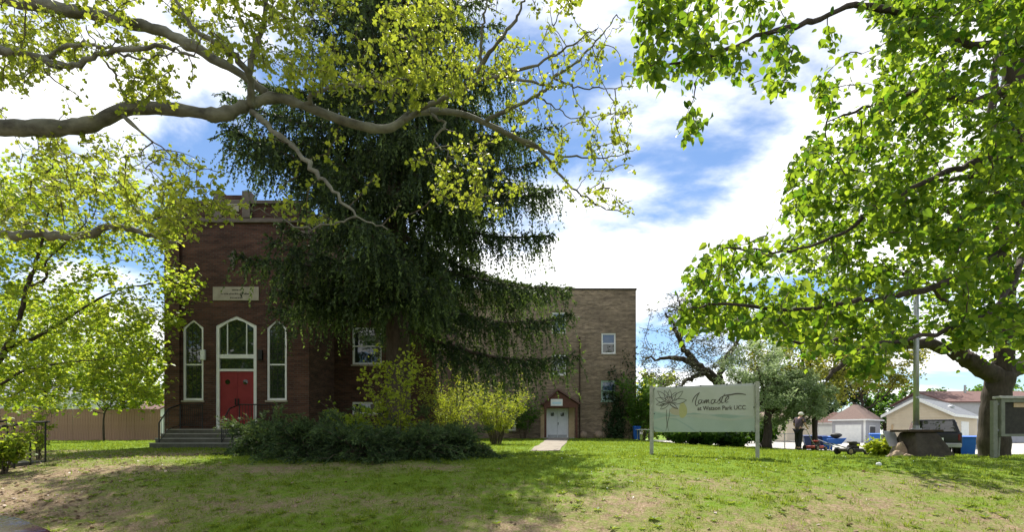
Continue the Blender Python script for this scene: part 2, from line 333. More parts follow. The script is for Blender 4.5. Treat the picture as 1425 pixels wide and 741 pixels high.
# value noise for masks
_NT = RNG.random((64, 64))
def vnoise(x, y):
    x = np.asarray(x, float); y = np.asarray(y, float)
    xi = np.floor(x).astype(int); yi = np.floor(y).astype(int); fx = x - xi; fy = y - yi
    fx = fx * fx * (3 - 2 * fx); fy = fy * fy * (3 - 2 * fy)
    g = lambda a, b: _NT[a % 64, b % 64]
    return (g(xi, yi) * (1 - fx) + g(xi + 1, yi) * fx) * (1 - fy) + (g(xi, yi + 1) * (1 - fx) + g(xi + 1, yi + 1) * fx) * fy
def fbm(x, y, o=4):
    s = 0; a = 0.5; t = 0
    for i in range(o): s = s + a * vnoise(x * 2 ** i + 17 * i, y * 2 ** i + 31 * i); t += a; a *= 0.5
    return s / t
def sst(a, b, x): t = np.clip((np.asarray(x, float) - a) / (b - a), 0, 1); return t * t * (3 - 2 * t)

# ================================================================== SETTING: ground, street, walk
def gz(x, y):
    x = np.asarray(x, float); y = np.asarray(y, float)
    t = np.clip((y - 6.6) / 5.8, 0, 1)
    z = -0.95 * (1 - t) ** 1.6
    z = z + (0.10 * sst(14, 20, y) + 0.15 * sst(22, 36, y)) * (1 - sst(8, 14, x))
    z = z - 0.18 * sst(6, 11, x) * sst(12.5, 15, y) - 0.30 * sst(13, 19, x) * sst(17, 25, y)
    z = z + (fbm(x * 0.7, y * 0.7, 4) - 0.5) * 0.09 * sst(6.7, 8, y)
    z = np.where(y < 6.6, -0.95 - 0.35 * (1 - sst(5.0, 5.2, y)), z)
    return z
def G(x, y): return float(gz(x, y))
def dirt(x, y):
    x = np.asarray(x, float); y = np.asarray(y, float)
    n = fbm(x * 0.55 + 3, y * 0.95 + 9, 5)
    bank = 1 - sst(8.6, 11.6, y + (fbm(x * .8, y * .8 + 50, 3) - .5) * 3)
    left = sst(-5.5, -9.5, x) * (1 - sst(16.2, 17.5, y))
    mid = np.exp(-((y - 10.9) / 0.6) ** 2) * sst(-9, -7, x) * (1 - sst(-1.4, -0.2, x))
    rightpatch = np.exp(-(((x - 10.5) / 2.2) ** 2 + ((y - 11.5) / 0.9) ** 2))
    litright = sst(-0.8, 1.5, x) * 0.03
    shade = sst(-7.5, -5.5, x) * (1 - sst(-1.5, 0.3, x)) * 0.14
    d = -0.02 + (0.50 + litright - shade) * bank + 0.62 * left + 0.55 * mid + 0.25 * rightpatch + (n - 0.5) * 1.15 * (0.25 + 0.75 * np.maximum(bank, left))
    return np.clip(d, 0, 1)
def build_ground():
    xs = np.unique(np.concatenate([np.linspace(-900, -60, 15), np.linspace(-60, -20, 41), np.linspace(-20, 26, 231), np.linspace(26, 60, 35), np.linspace(60, 900, 15)]))
    ys = np.unique(np.concatenate([np.linspace(-900, -20, 12), np.linspace(-20, 4.8, 12), np.linspace(4.8, 20, 120), np.linspace(20, 40, 60), np.linspace(40, 80, 21), np.linspace(80, 1200, 16)]))
    X, Y = np.meshgrid(xs, ys); V = np.stack([X, Y, gz(X, Y)], -1).reshape(-1, 3)
    nx, ny = len(xs), len(ys); i = np.arange(nx * (ny - 1)).reshape(ny - 1, nx)[:, :-1].ravel()
    Fc = np.stack([i, i + 1, i + nx + 1, i + nx], 1)
    o = np_mesh('ground', V, Fc, 'ground', smooth=True); o['kind'] = 'structure'
    a = o.data.attributes.new('dirt', 'FLOAT', 'POINT'); a.data.foreach_set('value', dirt(V[:, 0], V[:, 1]).astype(np.float32))
build_ground()
tag(MB().add([(-300, -4.5, -1.1), (300, -4.5, -1.1), (300, 4.95, -1.1), (-300, 4.95, -1.1)], [(0, 1, 2, 3)]).build('road', 'asphalt'), kind='structure')
tag(MB().box(-300, 300, 4.95, 5.12, -1.3, -0.955).build('kerb', 'concrete', bevel=0.015), kind='structure')
pv = bpy.data.objects.new('pavement', None); C.objects.link(pv); pv['kind'] = 'structure'
slab = None
for i in range(20):                                                  # slabs of the pavement near the camera
    if slab is None:
        slab = MB().box(0, 1.49, 5.14, 6.55, -1.0, -0.93).build('slab', 'concrete', pv, bevel=0.008); o = slab
    else:
        o = slab.copy(); C.objects.link(o)
    o.location = (-15 + i * 1.5, 0, random.uniform(-.006, .006))
# walk to the side door and drive at the garages: thin slabs lying on the lawn
def ribbon(name, pts, w, mat, lift=0.02, kind='structure'):
    vs_, fs_ = [], []; n = 0
    P_ = []
    for (a, b) in zip(pts[:-1], pts[1:]):
        for t in np.linspace(0, 1, 24, endpoint=False): P_.append((a[0] + (b[0] - a[0]) * t, a[1] + (b[1] - a[1]) * t, a[2] + (b[2] - a[2]) * t))
    P_.append(pts[-1])
    for i, (x, y, ww) in enumerate(P_):
        for s in (-1, 1):
            xx = x + s * ww / 2; vs_.append((xx, y, float(gz(xx, y)) + lift))
    for i in range(len(P_) - 1): fs_.append((2 * i, 2 * i + 1, 2 * i + 3, 2 * i + 2))
    return tag(MB().add(vs_, fs_).build(name, mat), kind=kind)
ribbon('footpath', [(1.05, 16.2, 0.95), (1.3, 18.5, 1.0), (3.25, 35.6, 1.5)], 1, 'old_path')
def patch(name, x0, x1, y0, y1, mat, lift):
    xs = np.linspace(x0, x1, 40); ys = np.linspace(y0, y1, 20); X, Y = np.meshgrid(xs, ys)
    V = np.stack([X, Y, gz(X, Y) + lift], -1).reshape(-1, 3); i = np.arange(40 * 19).reshape(19, 40)[:, :-1].ravel()
    o = np_mesh(name, V, np.stack([i, i + 1, i + 41, i + 40], 1), mat, smooth=True); o['kind'] = 'structure'; return o
patch('driveway', 16.6, 60, 26.2, 85, 'concrete', 0.03)

def on_lawn(x, y):
    ok = (y > 6.65) & ~((x > -13.8) & (x < -4.4) & (y > 18.3)) & ~((x > -8) & (x < 8.9) & (y > 35.8)) & ~((x > 16.4) & (y > 26.0))
    pathx = 1.3 + (y - 18.5) * (1.95 / 17.1); ok &= ~((np.abs(x - pathx) < 0.62) & (y > 16.0))
    return ok
def build_grass():
    def blades(name, label, cat, n, mat, accept, h0, h1, ylo, yhi, wid, lean):
        y = np.exp(RNG.uniform(math.log(ylo), math.log(yhi), n)); x = RNG.uniform(-1.2, 1.2, n) * y
        d = dirt(x, y); cl = vnoise(x * 7, y * 7)
        k = on_lawn(x, y) & (RNG.random(n) < accept(d, cl)) & (x < 30) & (x > -26)
        x, y, d, cl = x[k], y[k], d[k], cl[k]; n = len(x); z = gz(x, y) - 0.008
        h = RNG.uniform(h0, h1, n) * (0.45 + 1.5 * cl ** 2.2); w = wid[0] + wid[1] * y
        a = RNG.uniform(0, 2 * math.pi, n); b = RNG.uniform(0, 2 * math.pi, n); ln = RNG.uniform(lean[0], lean[1], n)
        c = np.stack([x, y, z], 1); s = np.stack([np.cos(a), np.sin(a), 0 * a], 1) * (w / 2)[:, None]
        tip = c + np.stack([np.cos(b) * np.sin(ln), np.sin(b) * np.sin(ln), np.cos(ln)], 1) * h[:, None]
        V = np.stack([c - s, c + s, tip], 1).reshape(-1, 3); Fc = np.arange(3 * n).reshape(n, 3)
        o = np_mesh(name, V, Fc, mat, var=np.clip(RNG.normal(.5, .25, n) + (cl - .5) * .4, 0, 1)); tag(o, label, cat, kind='stuff')
    blades('grass', 'green mown grass covering the lawn and bank', 'grass', 520000, 'grass', lambda d, c: (1 - sst(.1, .8, d)) ** 1.3 * (.25 + .75 * c ** 1.5) + .04, .035, .075, 6.9, 36, (.007, .0010), (.1, .9))
    blades('dry_grass', 'dry straw and dead grass lying on the bare bank', 'dry grass', 90000, 'straw', lambda d, c: .9 * sst(.2, .6, d) * c, .03, .07, 6.9, 17, (.006, .0008), (.9, 1.5))
build_grass()
def build_litter():
    n = 9000
    y = np.exp(RNG.uniform(math.log(6.9), math.log(17), n)); x = RNG.uniform(-1.15, .9, n) * y
    k = on_lawn(x, y) & (RNG.random(n) < np.where(x < -6.5, .9, .07) * (0.1 + dirt(x, y)))
    x, y = x[k], y[k]; n = len(x)
    c = np.stack([x, y, gz(x, y) + .012], 1); a = RNG.uniform(0, 6.28, n)
    A = np.stack([np.cos(a), np.sin(a), RNG.uniform(-.3, .5, n)], 1); B = np.cross(A, norm(np.stack([RNG.normal(0, .4, n), RNG.normal(0, .4, n), np.ones(n)], 1)))
    A = norm(A); B = norm(B); s = RNG.uniform(.02, .055, n)[:, None]
    V = np.stack([c - A * s, c + B * s * .6, c + A * s, c - B * s * .6 + np.array([0, 0, .008])], 1).reshape(-1, 3)
    o = np_mesh('leaf_litter', V, np.arange(4 * n).reshape(n, 4), 'litter', var=RNG.random(n)); tag(o, 'brown dead leaves scattered over the bare soil of the bank', 'leaf litter', kind='stuff')
    # white clover and dandelion heads in the grass
    n = 60; mb = MB()
    for i in range(n):
        yy = math.exp(random.uniform(math.log(9), math.log(20))); xx = random.uniform(0.05, .95) * yy
        if not bool(on_lawn(np.array(xx), np.array(yy))): continue
        mb.lathe((xx, yy, G(xx, yy) + .02), [(.004, 0), (.012, .012), (.008, .022)], 5)
    tag(mb.build('clover_flowers', 'daisy'), 'tiny white flower heads scattered through the sunny lawn', 'flowers', kind='stuff')
build_litter()
def build_weeds():
    n = 700; y = np.exp(RNG.uniform(math.log(7), math.log(15), n)); x = RNG.uniform(-1.1, 1.0, n) * y; k = on_lawn(x, y) & (RNG.random(n) < .25 + .6 * (dirt(x, y) < .6)); x, y = x[k], y[k]; n = len(x); m = 8
    a = (np.arange(m)[None] * 2.4 + RNG.uniform(0, 6, n)[:, None]).ravel(); c = np.repeat(np.stack([x, y, gz(x, y)], 1), m, 0); L = np.repeat(RNG.uniform(.06, .15, n), m) * RNG.uniform(.6, 1, n * m)
    A = np.stack([np.cos(a), np.sin(a), RNG.uniform(.15, .9, n * m)], 1); A = norm(A); B = norm(np.cross(A, np.array([0, 0, 1.0]))); w = (L * .16)[:, None]; L = L[:, None]
    mid = c + A * L * .55; tip = c + A * L * np.array([1, 1, .6]); V = np.stack([c, mid + B * w, tip, mid - B * w], 1).reshape(-1, 3)
    tag(np_mesh('weeds', V, np.arange(4 * n * m).reshape(-1, 4), 'grass', var=RNG.random(n * m)), 'broad leaved weeds and tufts growing on the bank', 'weeds', kind='stuff')
build_weeds()
# white ball-like piece of litter on the lawn
_b = P(1223, 654, 10.9); tag(MB().lathe((_b[0], _b[1], G(_b[0], _b[1]) + .01), [(.012, 0), (.045, .02), (.055, .045), (.040, .075), (.012, .088)], 10).build('crumpled_paper', 'daisy', smooth=True), 'small crumpled white paper lying on the sunny lawn', 'litter')

# ================================================================== BUILDINGS
def facade(mb, x0, x1, z0, z1, y, holes, depth=0.2):
    xs = sorted({x0, x1, *[h[0] for h in holes], *[h[1] for h in holes]}); zs = sorted({z0, z1, *[h[2] for h in holes], *[h[3] for h in holes]})
    for a, b in zip(xs[:-1], xs[1:]):
        for c, d in zip(zs[:-1], zs[1:]):
            mx_, mz_ = (a + b) / 2, (c + d) / 2
            if any(h[0] < mx_ < h[1] and h[2] < mz_ < h[3] for h in holes): continue
            mb.add([(a, y, c), (b, y, c), (b, y, d), (a, y, d)], [(0, 1, 2, 3)])
    for h in holes:
        a, b, c, d = h[:4]; q = y + depth
        mb.add([(a, y, c), (a, q, c), (a, q, d), (a, y, d)], [(0, 1, 2, 3)]); mb.add([(b, y, c), (b, y, d), (b, q, d), (b, q, c)], [(0, 1, 2, 3)])
        mb.add([(a, y, c), (b, y, c), (b, q, c), (a, q, c)], [(0, 1, 2, 3)]); mb.add([(a, y, d), (a, q, d), (b, q, d), (b, y, d)], [(0, 1, 2, 3)])
        if len(h) > 4 and h[4]:
            p = h[4]; xm = (a + b) / 2
            mb.prism([(a, d - p), (xm, d), (a, d)], y, q); mb.prism([(b, d - p), (b, d), (xm, d)], y, q)
def arch(x0, x1, z0, z1, p):
    xm = (x0 + x1) / 2; w = (x1 - x0)
    if not p: return [(x0, z0), (x1, z0), (x1, z1), (x0, z1)]
    return [(x0, z0), (x1, z0), (x1, z1 - p), (xm + w * .22, z1 - p * .30), (xm, z1), (xm - w * .22, z1 - p * .30), (x0, z1 - p)]
def frame_ring(mb, outer, inner, y0, y1):
    n = len(outer)
    for i in range(n):
        j = (i + 1) % n; a, b, c, d = outer[i], outer[j], inner[j], inner[i]
        vs_ = [(q[0], yy, q[1]) for yy in (y0, y1) for q in (a, b, c, d)]
        mb.add(vs_, [(0, 1, 2, 3), (7, 6, 5, 4), (0, 4, 5, 1), (2, 6, 7, 3)])
def inset(x0, x1, z0, z1, p, f): return arch(x0 + f, x1 - f, z0 + f, z1 - f, p)
def window(parent, x0, x1, z0, z1, y, p=0, f=0.07, bars_x=(), bars_z=(), mat='white', glass='glass', sill=True, name='window', lead=False):
    e = 0.006; mb = MB()
    x0 += e; x1 -= e; z0 += e; z1 -= e
    frame_ring(mb, arch(x0, x1, z0, z1, p), inset(x0, x1, z0, z1, p * .9, f), y + .05, y + .13)
    for b in bars_x: mb.box(x0 + (x1 - x0) * b - .018, x0 + (x1 - x0) * b + .018, y + .075, y + .115, z0 + f, z1 - f - p * (abs(b - .5) * 1.4))
    for b in bars_z: mb.box(x0 + f, x1 - f, y + .07, y + .112, z0 + (z1 - z0) * b - .028, z0 + (z1 - z0) * b + .028)
    w = mb.build(name, mat, parent, fix=True)
    pp = inset(x0, x1, z0, z1, p * .9, f - .01)
    MB().prism(pp, y + .095, y + .105).build('pane', glass, w)
    if lead:
        lm = MB(); nx_ = max(2, int((x1 - x0) / .16)); nz_ = int((z1 - z0 - p) / .20)
        for k in range(1, nx_): xx = x0 + (x1 - x0) * k / nx_; lm.box(xx - .008, xx + .008, y + .088, y + .094, z0 + f, z1 - f - p * (.25 + 1.2 * abs(k / nx_ - .5)))
        for k in range(1, nz_): zz = z0 + (z1 - z0 - p) * k / nz_; lm.box(x0 + f, x1 - f, y + .0885, y + .0935, zz - .008, zz + .008)
        lm.build('leading', 'black', w)['kind'] = 'stuff'
    if sill: MB().box(x0 - .05, x1 + .05, y - .05, y + .06, z0 - .07, z0 - .004).build('sill', 'stone' if mat == 'white' else mat, w, bevel=.008)
    return w

def build_church():
    y = 20.0; zb = 0.0
    ch = thing('church', 'dark red brick church with red double door and arched windows behind the spruce', 'church', (-10.7, y + 5, zb))
    x0, x1, zt = PX(235, y), PX(428, y), 9.55
    wl = (PX(254, y), PX(283, y), PZ(558, y), PZ(445, y), .32)
    wd = (PX(300, y), PX(357, y), 0.77, PZ(440, y), .38)
    wr = (PX(371, y), PX(399, y), PZ(558, y), PZ(445, y), .32)
    mb = MB(); facade(mb, x0, x1, -.4, zt, y, [wl, wd, wr], .24); mb.build('wall', 'church_x', ch, fix=False)
    for xx in (x0, x1): MB().add([(xx, y, -.4), (xx, y + 12, -.4), (xx, y + 12, zt), (xx, y, zt)], [(0, 1, 2, 3)]).build('wall', 'church_y', ch)
    MB().add([(x0, y + 12, -.4), (x1, y + 12, -.4), (x1, y + 12, zt), (x0, y + 12, zt)], [(0, 1, 2, 3)]).build('wall', 'church_x', ch)
    MB().box(x0 + .01, x1 - .01, y + .01, y + 11.99, zt - .5, zt - .4).build('roof', 'roof_grey', ch)
    # corner buttresses, stone courses and the raised parapet piece
    for a in (x0 - .10, x1 - .48): MB().box(a, a + .58, y - .12, y - .003, -.4, 8.2).build('buttress', 'church_x', ch)
    for a in (x0 - .14, x1 - .50): MB().prism_x([(y - .15, 8.2), (y - .002, 8.2), (y - .002, 8.55)], a, a + .64).build('buttress_cap', 'dark_stone', ch)
    MB().box(x0 - .06, x1 + .06, y - .10, y - .004, 8.83, 9.0).build('string_course', 'dark_stone', ch, bevel=.02)
    MB().box(x0 - .08, x1 + .08, y - .12, y + .34, zt + .003, zt + .14).build('coping', 'dark_stone', ch, bevel=.02)
    xc = PX(325, y)
    for s in (-1, 1): MB().box(xc + s * .55 - .16, xc + s * .55 + .16, y - .13, y + .25, 9.003, 10.05).build('parapet_pier', 'dark_stone', ch, bevel=.02)
    MB().box(xc - .385, xc + .385, y - .07, y + .2, 9.004, 9.9).build('parapet_panel', 'church_x', ch)
    MB().box(xc - .27, xc + .27, y - .11, y - .073, 9.25, 9.7).build('parapet_shield', 'stone', ch, bevel=.015)
    # stone cross set in the wall and the name stone
    zc = PZ(362, y)
    _cr = [(xc - .05, zc - .58), (xc + .06, zc - .58), (xc + .08, zc - .06), (xc + .24, zc - .02), (xc + .24, zc + .14), (xc + .085, zc + .17), (xc + .07, zc + .46), (xc - .06, zc + .46), (xc - .075, zc + .17), (xc - .23, zc + .14), (xc - .23, zc - .02), (xc - .07, zc - .06)]
    MB().prism([(xc + (q[0] - xc) * .7, zc + (q[1] - zc) * .72) for q in _cr], y - .06, y - .003).build('stone_cross', 'dark_stone', ch, bevel=.01)
    px0, px1, pz0, pz1 = PX(297, y), PX(361, y), PZ(419, y), PZ(400, y)
    pl = MB().box(px0, px1, y - .05, y - .003, pz0, pz1).build('name_stone', 'stone', ch, bevel=.012)
    random.seed(3)
    for row, (fa, fb) in enumerate(((.42, .60), (.18, .85), (.38, .64))):
        mb = MB(); z = pz1 - .12 - row * .15; x = px0 + fa * (px1 - px0)
        while x < px0 + fb * (px1 - px0):
            w = random.uniform(.025, .05); mb.box(x, x + w, y - .053, y - .0505, z - .035, z + random.uniform(.0, .03)); x += w + random.uniform(.012, .03)
        mb.build('carved_line', 'old_concrete', pl)['kind'] = 'stuff'
    window(ch, *wl[:4], y, wl[4], .085, (), (.445,), glass='glass', lead=True)
    window(ch, *wr[:4], y, wr[4], .085, (), (.445,), glass='glass', lead=True)
    # doorway: tall arched window over a red double door, in one white surround
    a, b, c, d, p = wd; zdoor = PZ(517, y); ztr = PZ(497, y)
    mb = MB(); frame_ring(mb, arch(a + .006, b - .006, c + .003, d - .006, p), inset(a, b, c - .12, d, p * .9, .13), y + .03, y + .16)
    mb.box(a + .13, b - .13, y + .04, y + .14, zdoor, zdoor + .09); mb.box(a + .13, b - .13, y + .035, y + .145, ztr - .06, ztr + .10)
    dw = mb.build('door_surround', 'white', ch)
    for f_ in (.22, .78): MB().box(a + .13 + (b - a - .26) * f_ - .02, a + .13 + (b - a - .26) * f_ + .02, y + .07, y + .11, ztr + .10, d - .28).build('glazing_bar', 'white', dw)
    MB().prism(inset(a, b, ztr, d, p * .9, .12), y + .10, y + .11).build('pane', 'glass', dw)
    MB().box(a + .12, b - .12, y + .10, y + .11, zdoor + .09, ztr - .06).build('pane', 'glass', dw)
    xm = (a + b) / 2
    for s in (-1, 1):
        xa, xb = (a + .125, xm - .004) if s < 0 else (xm + .004, b - .125)
        dr = MB().box(xa, xb, y + .085, y + .13, c + .01, zdoor - .004).build('door', 'red', ch, bevel=.006)
        xo = xa + (.2 if s < 0 else .22)
        MB().lathe((xo + .1, y + .08, zdoor - .42), [(.0, .0), (.10, .0), (.10, .004), (.0, .004)], 10, 'y').build('door_window', 'glass_dark', dr)
        MB().box(xm + s * .06 - .02, xm + s * .06 + .02, y + .04, y + .083, c + .95, c + 1.2).build('door_handle', 'black', dr)
    # steps, lamps, railings
    for i in range(4):
        MB().box(-13.1, PX(345, 19), y - .62 - .30 * (3 - i), y - .02 - .001 * i, (-.3 if i == 0 else .77 - .17 * (4 - i) + .002), .77 - .17 * (3 - i) - (0 if i < 3 else .004)).build('step', 'step', ch, bevel=.012)
        zt_ = .77 - .17 * (3 - i) - (0 if i < 3 else .004); MB().box(-13.11, PX(345, 19) + .01, y - .635 - .30 * (3 - i), y - .57 - .30 * (3 - i), zt_ - .028, zt_ + .006).build('lit_edge', 'concrete', ch)  # pale strip paints the sky-lit, worn edge of each step
    for (xl, m_) in ((PX(284.5, y), 'white_metal'), (PX(363.5, y), 'black')):
        lm = MB().box(xl - .09, xl + .09, y - .14, y - .03, PZ(502, y), PZ(488, y)).build('wall_lamp', m_, ch, bevel=.02)
        MB().box(xl - .05, xl + .05, y - .03, y - .003, PZ(497, y), PZ(493, y)).build('lamp_bracket', 'black', lm)
    for xr, far in ((-12.8, -11.95), (PX(316, 18.9), PX(316, 18.9) + 1.3)):
        pts = [(xr, 18.55, .98), (xr, 19.05, 1.52), (xr, 19.75, 1.72), (far, 19.75, 1.72)]
        mb = MB().tube(pts, .024, 6); mb.tube([(xr, 18.55, .0), (xr, 18.55, .99)], .024, 6); mb.tube([(far, 19.75, .6), (far, 19.75, 1.72)], .022, 6); mb.tube([(xr, 19.75, .6), (xr, 19.75, 1.72)], .022, 6)
        mb.tube([(xr, 18.55, .30), (xr, 19.05, .75), (xr, 19.75, .92), (far, 19.75, .92)], .015, 5)
        rl = mb.build('railing', 'black', ch)
        n = 11
        for k in range(1, n):
            xx = xr + (far - xr) * k / n; MB().tube([(xx, 19.75, .92), (xx, 19.75, 1.71)], .010, 4).build('baluster', 'black', rl)
        for k in range(1, 5):
            yy = 18.55 + .5 * k / 4; zt_ = .98 + .54 * k / 4; MB().tube([(xr, yy, zt_ - .66), (xr, yy, zt_)], .010, 4).build('baluster', 'black', rl)
    # recessed nave wing
    y2 = 23.0; xa, xb, zw = x1 + .01, -3.4, 7.6
    w1 = (PX(490, y2), PX(531, y2), PZ(508, y2), PZ(456, y2)); w2 = (PX(490, y2), PX(531, y2), PZ(577, y2), PZ(560, y2))
    mb = MB(); facade(mb, xa, xb, -.4, zw, y2, [w1, w2], .2); mb.build('wall', 'church_x', ch, fix=False)
    MB().add([(xb, y2, -.4), (xb, y2 + 9, -.4), (xb, y2 + 9, zw), (xb, y2, zw)], [(0, 1, 2, 3)]).build('wall', 'church_y', ch)
    MB().box(xa, xb + .06, y2 - .06, y2 + 9, zw + .003, zw + .12).build('coping', 'stone', ch)
    window(ch, *w1, y2, 0, .09, (), (.5,)); window(ch, *w2, y2, 0, .08, (.5,), ())
build_church()

def build_apartment():
    y = 36.0; x0, x1, zt, zb = -8.0, PX(885, y), PZ(404, y), G(3, 36)
    ap = thing('apartment_building', 'three storey tan brick building with white side door and small gabled porch', 'building', (0.4, y + 4, zb))
    H = [(PX(a, y), PX(b, y), PZ(d, y), PZ(c, y)) for a, b, c, d in ((768, 787.5, 435, 464), (837, 857, 464, 493), (768, 787.5, 494, 523), (836.5, 856.5, 530, 559), (698, 718, 573, 600))]
    hd = (PX(760.5, y), PX(791, y), zb - .02, PZ(569, y))
    mb = MB(); facade(mb, x0, x1, -.4, zt, y, H + [hd], .2); mb.build('wall', 'common_x', ap, fix=False)
    for xx in (x0, x1): MB().add([(xx, y, -.4), (xx, y + 10, -.4), (xx, y + 10, zt), (xx, y, zt)], [(0, 1, 2, 3)]).build('wall', 'common_y', ap)
    MB().add([(x0, y + 10, -.4), (x1, y + 10, -.4), (x1, y + 10, zt), (x0, y + 10, zt)], [(0, 1, 2, 3)]).build('wall', 'common_x', ap)
    MB().box(x0 - .04, x1 + .05, y - .05, y + 10.05, zt + .003, zt + .12).build('roof', 'old_concrete', ap)
    M['frame_green'] = pmat('green_window_paint', (.30, .44, .36), (.38, .50, .42), 4, .6)
    M['sky_reflection_pane'] = glass_mat('sky_tinted_glass', (0.05, 0.09, 0.16), .04)  # sky reflection put into the base colour, for the upper panes
    for i, h in enumerate(H):
        w = window(ap, *h, y, 0, .10, (), (.5,), mat='frame_green' if i == 3 else 'white', glass='glass')
        MB().prism([(h[0] + .12, (h[2] + h[3]) / 2 + .02), (h[1] - .12, (h[2] + h[3]) / 2 + .02), (h[1] - .12, h[3] - .12), (h[0] + .12, h[3] - .12)], y + .088, y + .0945).build('upper_pane', 'sky_reflection_pane', w)
    xm = (hd[0] + hd[1]) / 2
    frm = MB(); frame_ring(frm, arch(hd[0] + .005, hd[1] - .005, zb, hd[3] - .005, 0), arch(hd[0] + .08, hd[1] - .08, zb - .05, hd[3] - .09, 0), y + .02, y + .14); frm.build('door_frame', 'white', ap)
    for s in (-1, 1):
        xa, xb = (hd[0] + .082, xm - .005) if s < 0 else (xm + .005, hd[1] - .082)
        dr = MB().box(xa, xb, y + .06, y + .11, zb + .01, hd[3] - .095).build('door', 'white_metal', ap, bevel=.005)
        cxx = (xa + xb) / 2; MB().box(cxx - .11, cxx + .11, y + .05, y + .057, hd[3] - .55, hd[3] - .30).build('door_window', 'glass_dark', dr)
        MB().box(xa + .02, xb - .02, y + .05, y + .0575, zb + .03, zb + .24).build('kick_plate', 'galv', dr)
    MB().box(xm + .03, xm + .08, y + .02, y + .059, zb + .95, zb + 1.12).build('door_handle', 'black', ap)
    # porch
    pk = (PX(776, y - .8), PZ(544, y - .8)); el = (PX(755, y - .8), PZ(563, y - .8)); er = (PX(806, y - .8), PZ(563, y - .8))
    mb = MB(); mb.prism([el, (pk[0], pk[1]), (pk[0], pk[1] + .13), (el[0] - .12, el[1] + .02)], y - 1.0, y - .003); mb.prism([er, (er[0] + .12, er[1] + .02), (pk[0], pk[1] + .13), (pk[0], pk[1])], y - 1.0, y - .004)
    po = mb.build('porch_roof', 'roof_red', ap)
    MB().prism([(el[0] + .08, el[1] - .25), (er[0] - .08, er[1] - .25), (er[0] - .06, er[1] - .01), (pk[0], pk[1] - .03), (el[0] + .06, el[1] - .01)], y - .85, y - .75).build('porch_gable', 'brown_wood', po)
    sg = MB().box(PX(766.5, y - .9), PX(783, y - .9), y - .90, y - .853, PZ(565.5, y - .9), PZ(556, y - .9)).build('door_sign', 'white', po)
    MB().box(PX(768.5, y - .9), PX(781, y - .9), y - .904, y - .9015, PZ(563, y - .9), PZ(560, y - .9)).build('sign_print', 'light_blue', sg)
    for xx in (el[0] + .12, er[0] - .26):
        MB().box(xx, xx + .14, y - .87, y - .73, zb - .05, el[1] - .25).build('porch_post', 'brown_wood', ap)
    for xx in (hd[0] - .42, hd[1] + .02): MB().box(xx, xx + .40, y - .06, y - .003, zb - .05, el[1] - .2).build('door_panel', 'tan_wood', ap)
    MB().box(hd[0] - .3, hd[1] + .3, y - 1.1, y - .01, zb - .2, zb + .05).build('door_step', 'concrete', ap)
    xd = PX(806.5, y); mb = MB().tube([(xd, y - .08, zb), (xd, y - .08, PZ(470, y))], .05, 6); mb.build('downpipe', 'rust', ap)
    for (a, b) in ((812, 12), (824, 14), (832, 15)):   # round stones left at the wall foot
        pass
build_apartment()
for i, (px, r, lab) in enumerate(((812, .26, 'pale round stone leaning at the wall foot beside the downpipe'), (833, .3, 'pale round stone at the wall foot farther from the downpipe'))):
    x = PX(px, 35.4); mb = MB().lathe((x, 35.4, G(x, 35.4) - .05), [(.05, 0), (r, .12), (r * 1.05, .3), (r * .8, .48), (.05, .58)], 9); tag(mb.build('garden_stone', 'tan_stone', smooth=True), lab, 'stone')

# ------------------------------------------------------------------ garages and houses
def gable_boards(parent, x0, x1, z0, ze, zp, y, mat, h=.19, local=False):
    xm = (x0 + x1) / 2; z = z0
    while z < zp - .03:
        zt = min(z + h, zp - .02); half = (x1 - x0) / 2
        f0 = 1.0 if z <= ze else (zp - z) / (zp - ze); f1 = 1.0 if zt <= ze else (zp - zt) / (zp - ze)
        a, b, c, d = xm - half * f0, xm + half * f0, xm + half * f1, xm - half * f1
        MB().add([(a, y - .045, z), (b, y - .045, z), (c, y - .008, zt), (d, y - .008, zt), (a, y, z), (b, y, z), (c, y, zt), (d, y, zt)],
                 [(0, 1, 2, 3), (7, 6, 5, 4), (0, 4, 5, 1), (3, 2, 6, 7), (0, 3, 7, 4), (1, 5, 6, 2)]).build('siding_board', mat, parent, local=local)
        z += h
def panel_door(parent, x0, x1, z0, z1, y, mat='white', rows=4, cols=4, local=True):
    d = MB().box(x0, x1, y - .02, y + .01, z0, z1).build('garage_door', mat, parent, local=local)
    w = (x1 - x0) / cols; h = (z1 - z0) / rows
    for r in range(rows):
        for c in range(cols):
            MB().box(x0 + c * w + .06, x0 + (c + 1) * w - .06, y - .035, y - .0205, z0 + r * h + .05, z0 + (r + 1) * h - .05).build('panel', mat, d, bevel=.008, local=local)
GR = math.atan2(-.77, .64)                      # both garages are turned the same way
def side_door(parent, x, y0, y1, z0, z1, mat, rows):   # panelled door in the long wall, facing local +x
    d = MB().box(x - .01, x + .02, y0, y1, z0, z1).build('garage_door', mat, parent, local=True); h = (z1 - z0) / rows
    for r in range(rows): MB().box(x + .0205, x + .035, y0 + .05, y1 - .05, z0 + r * h + .04, z0 + (r + 1) * h - .04).build('panel', mat, d, local=True, bevel=.008)
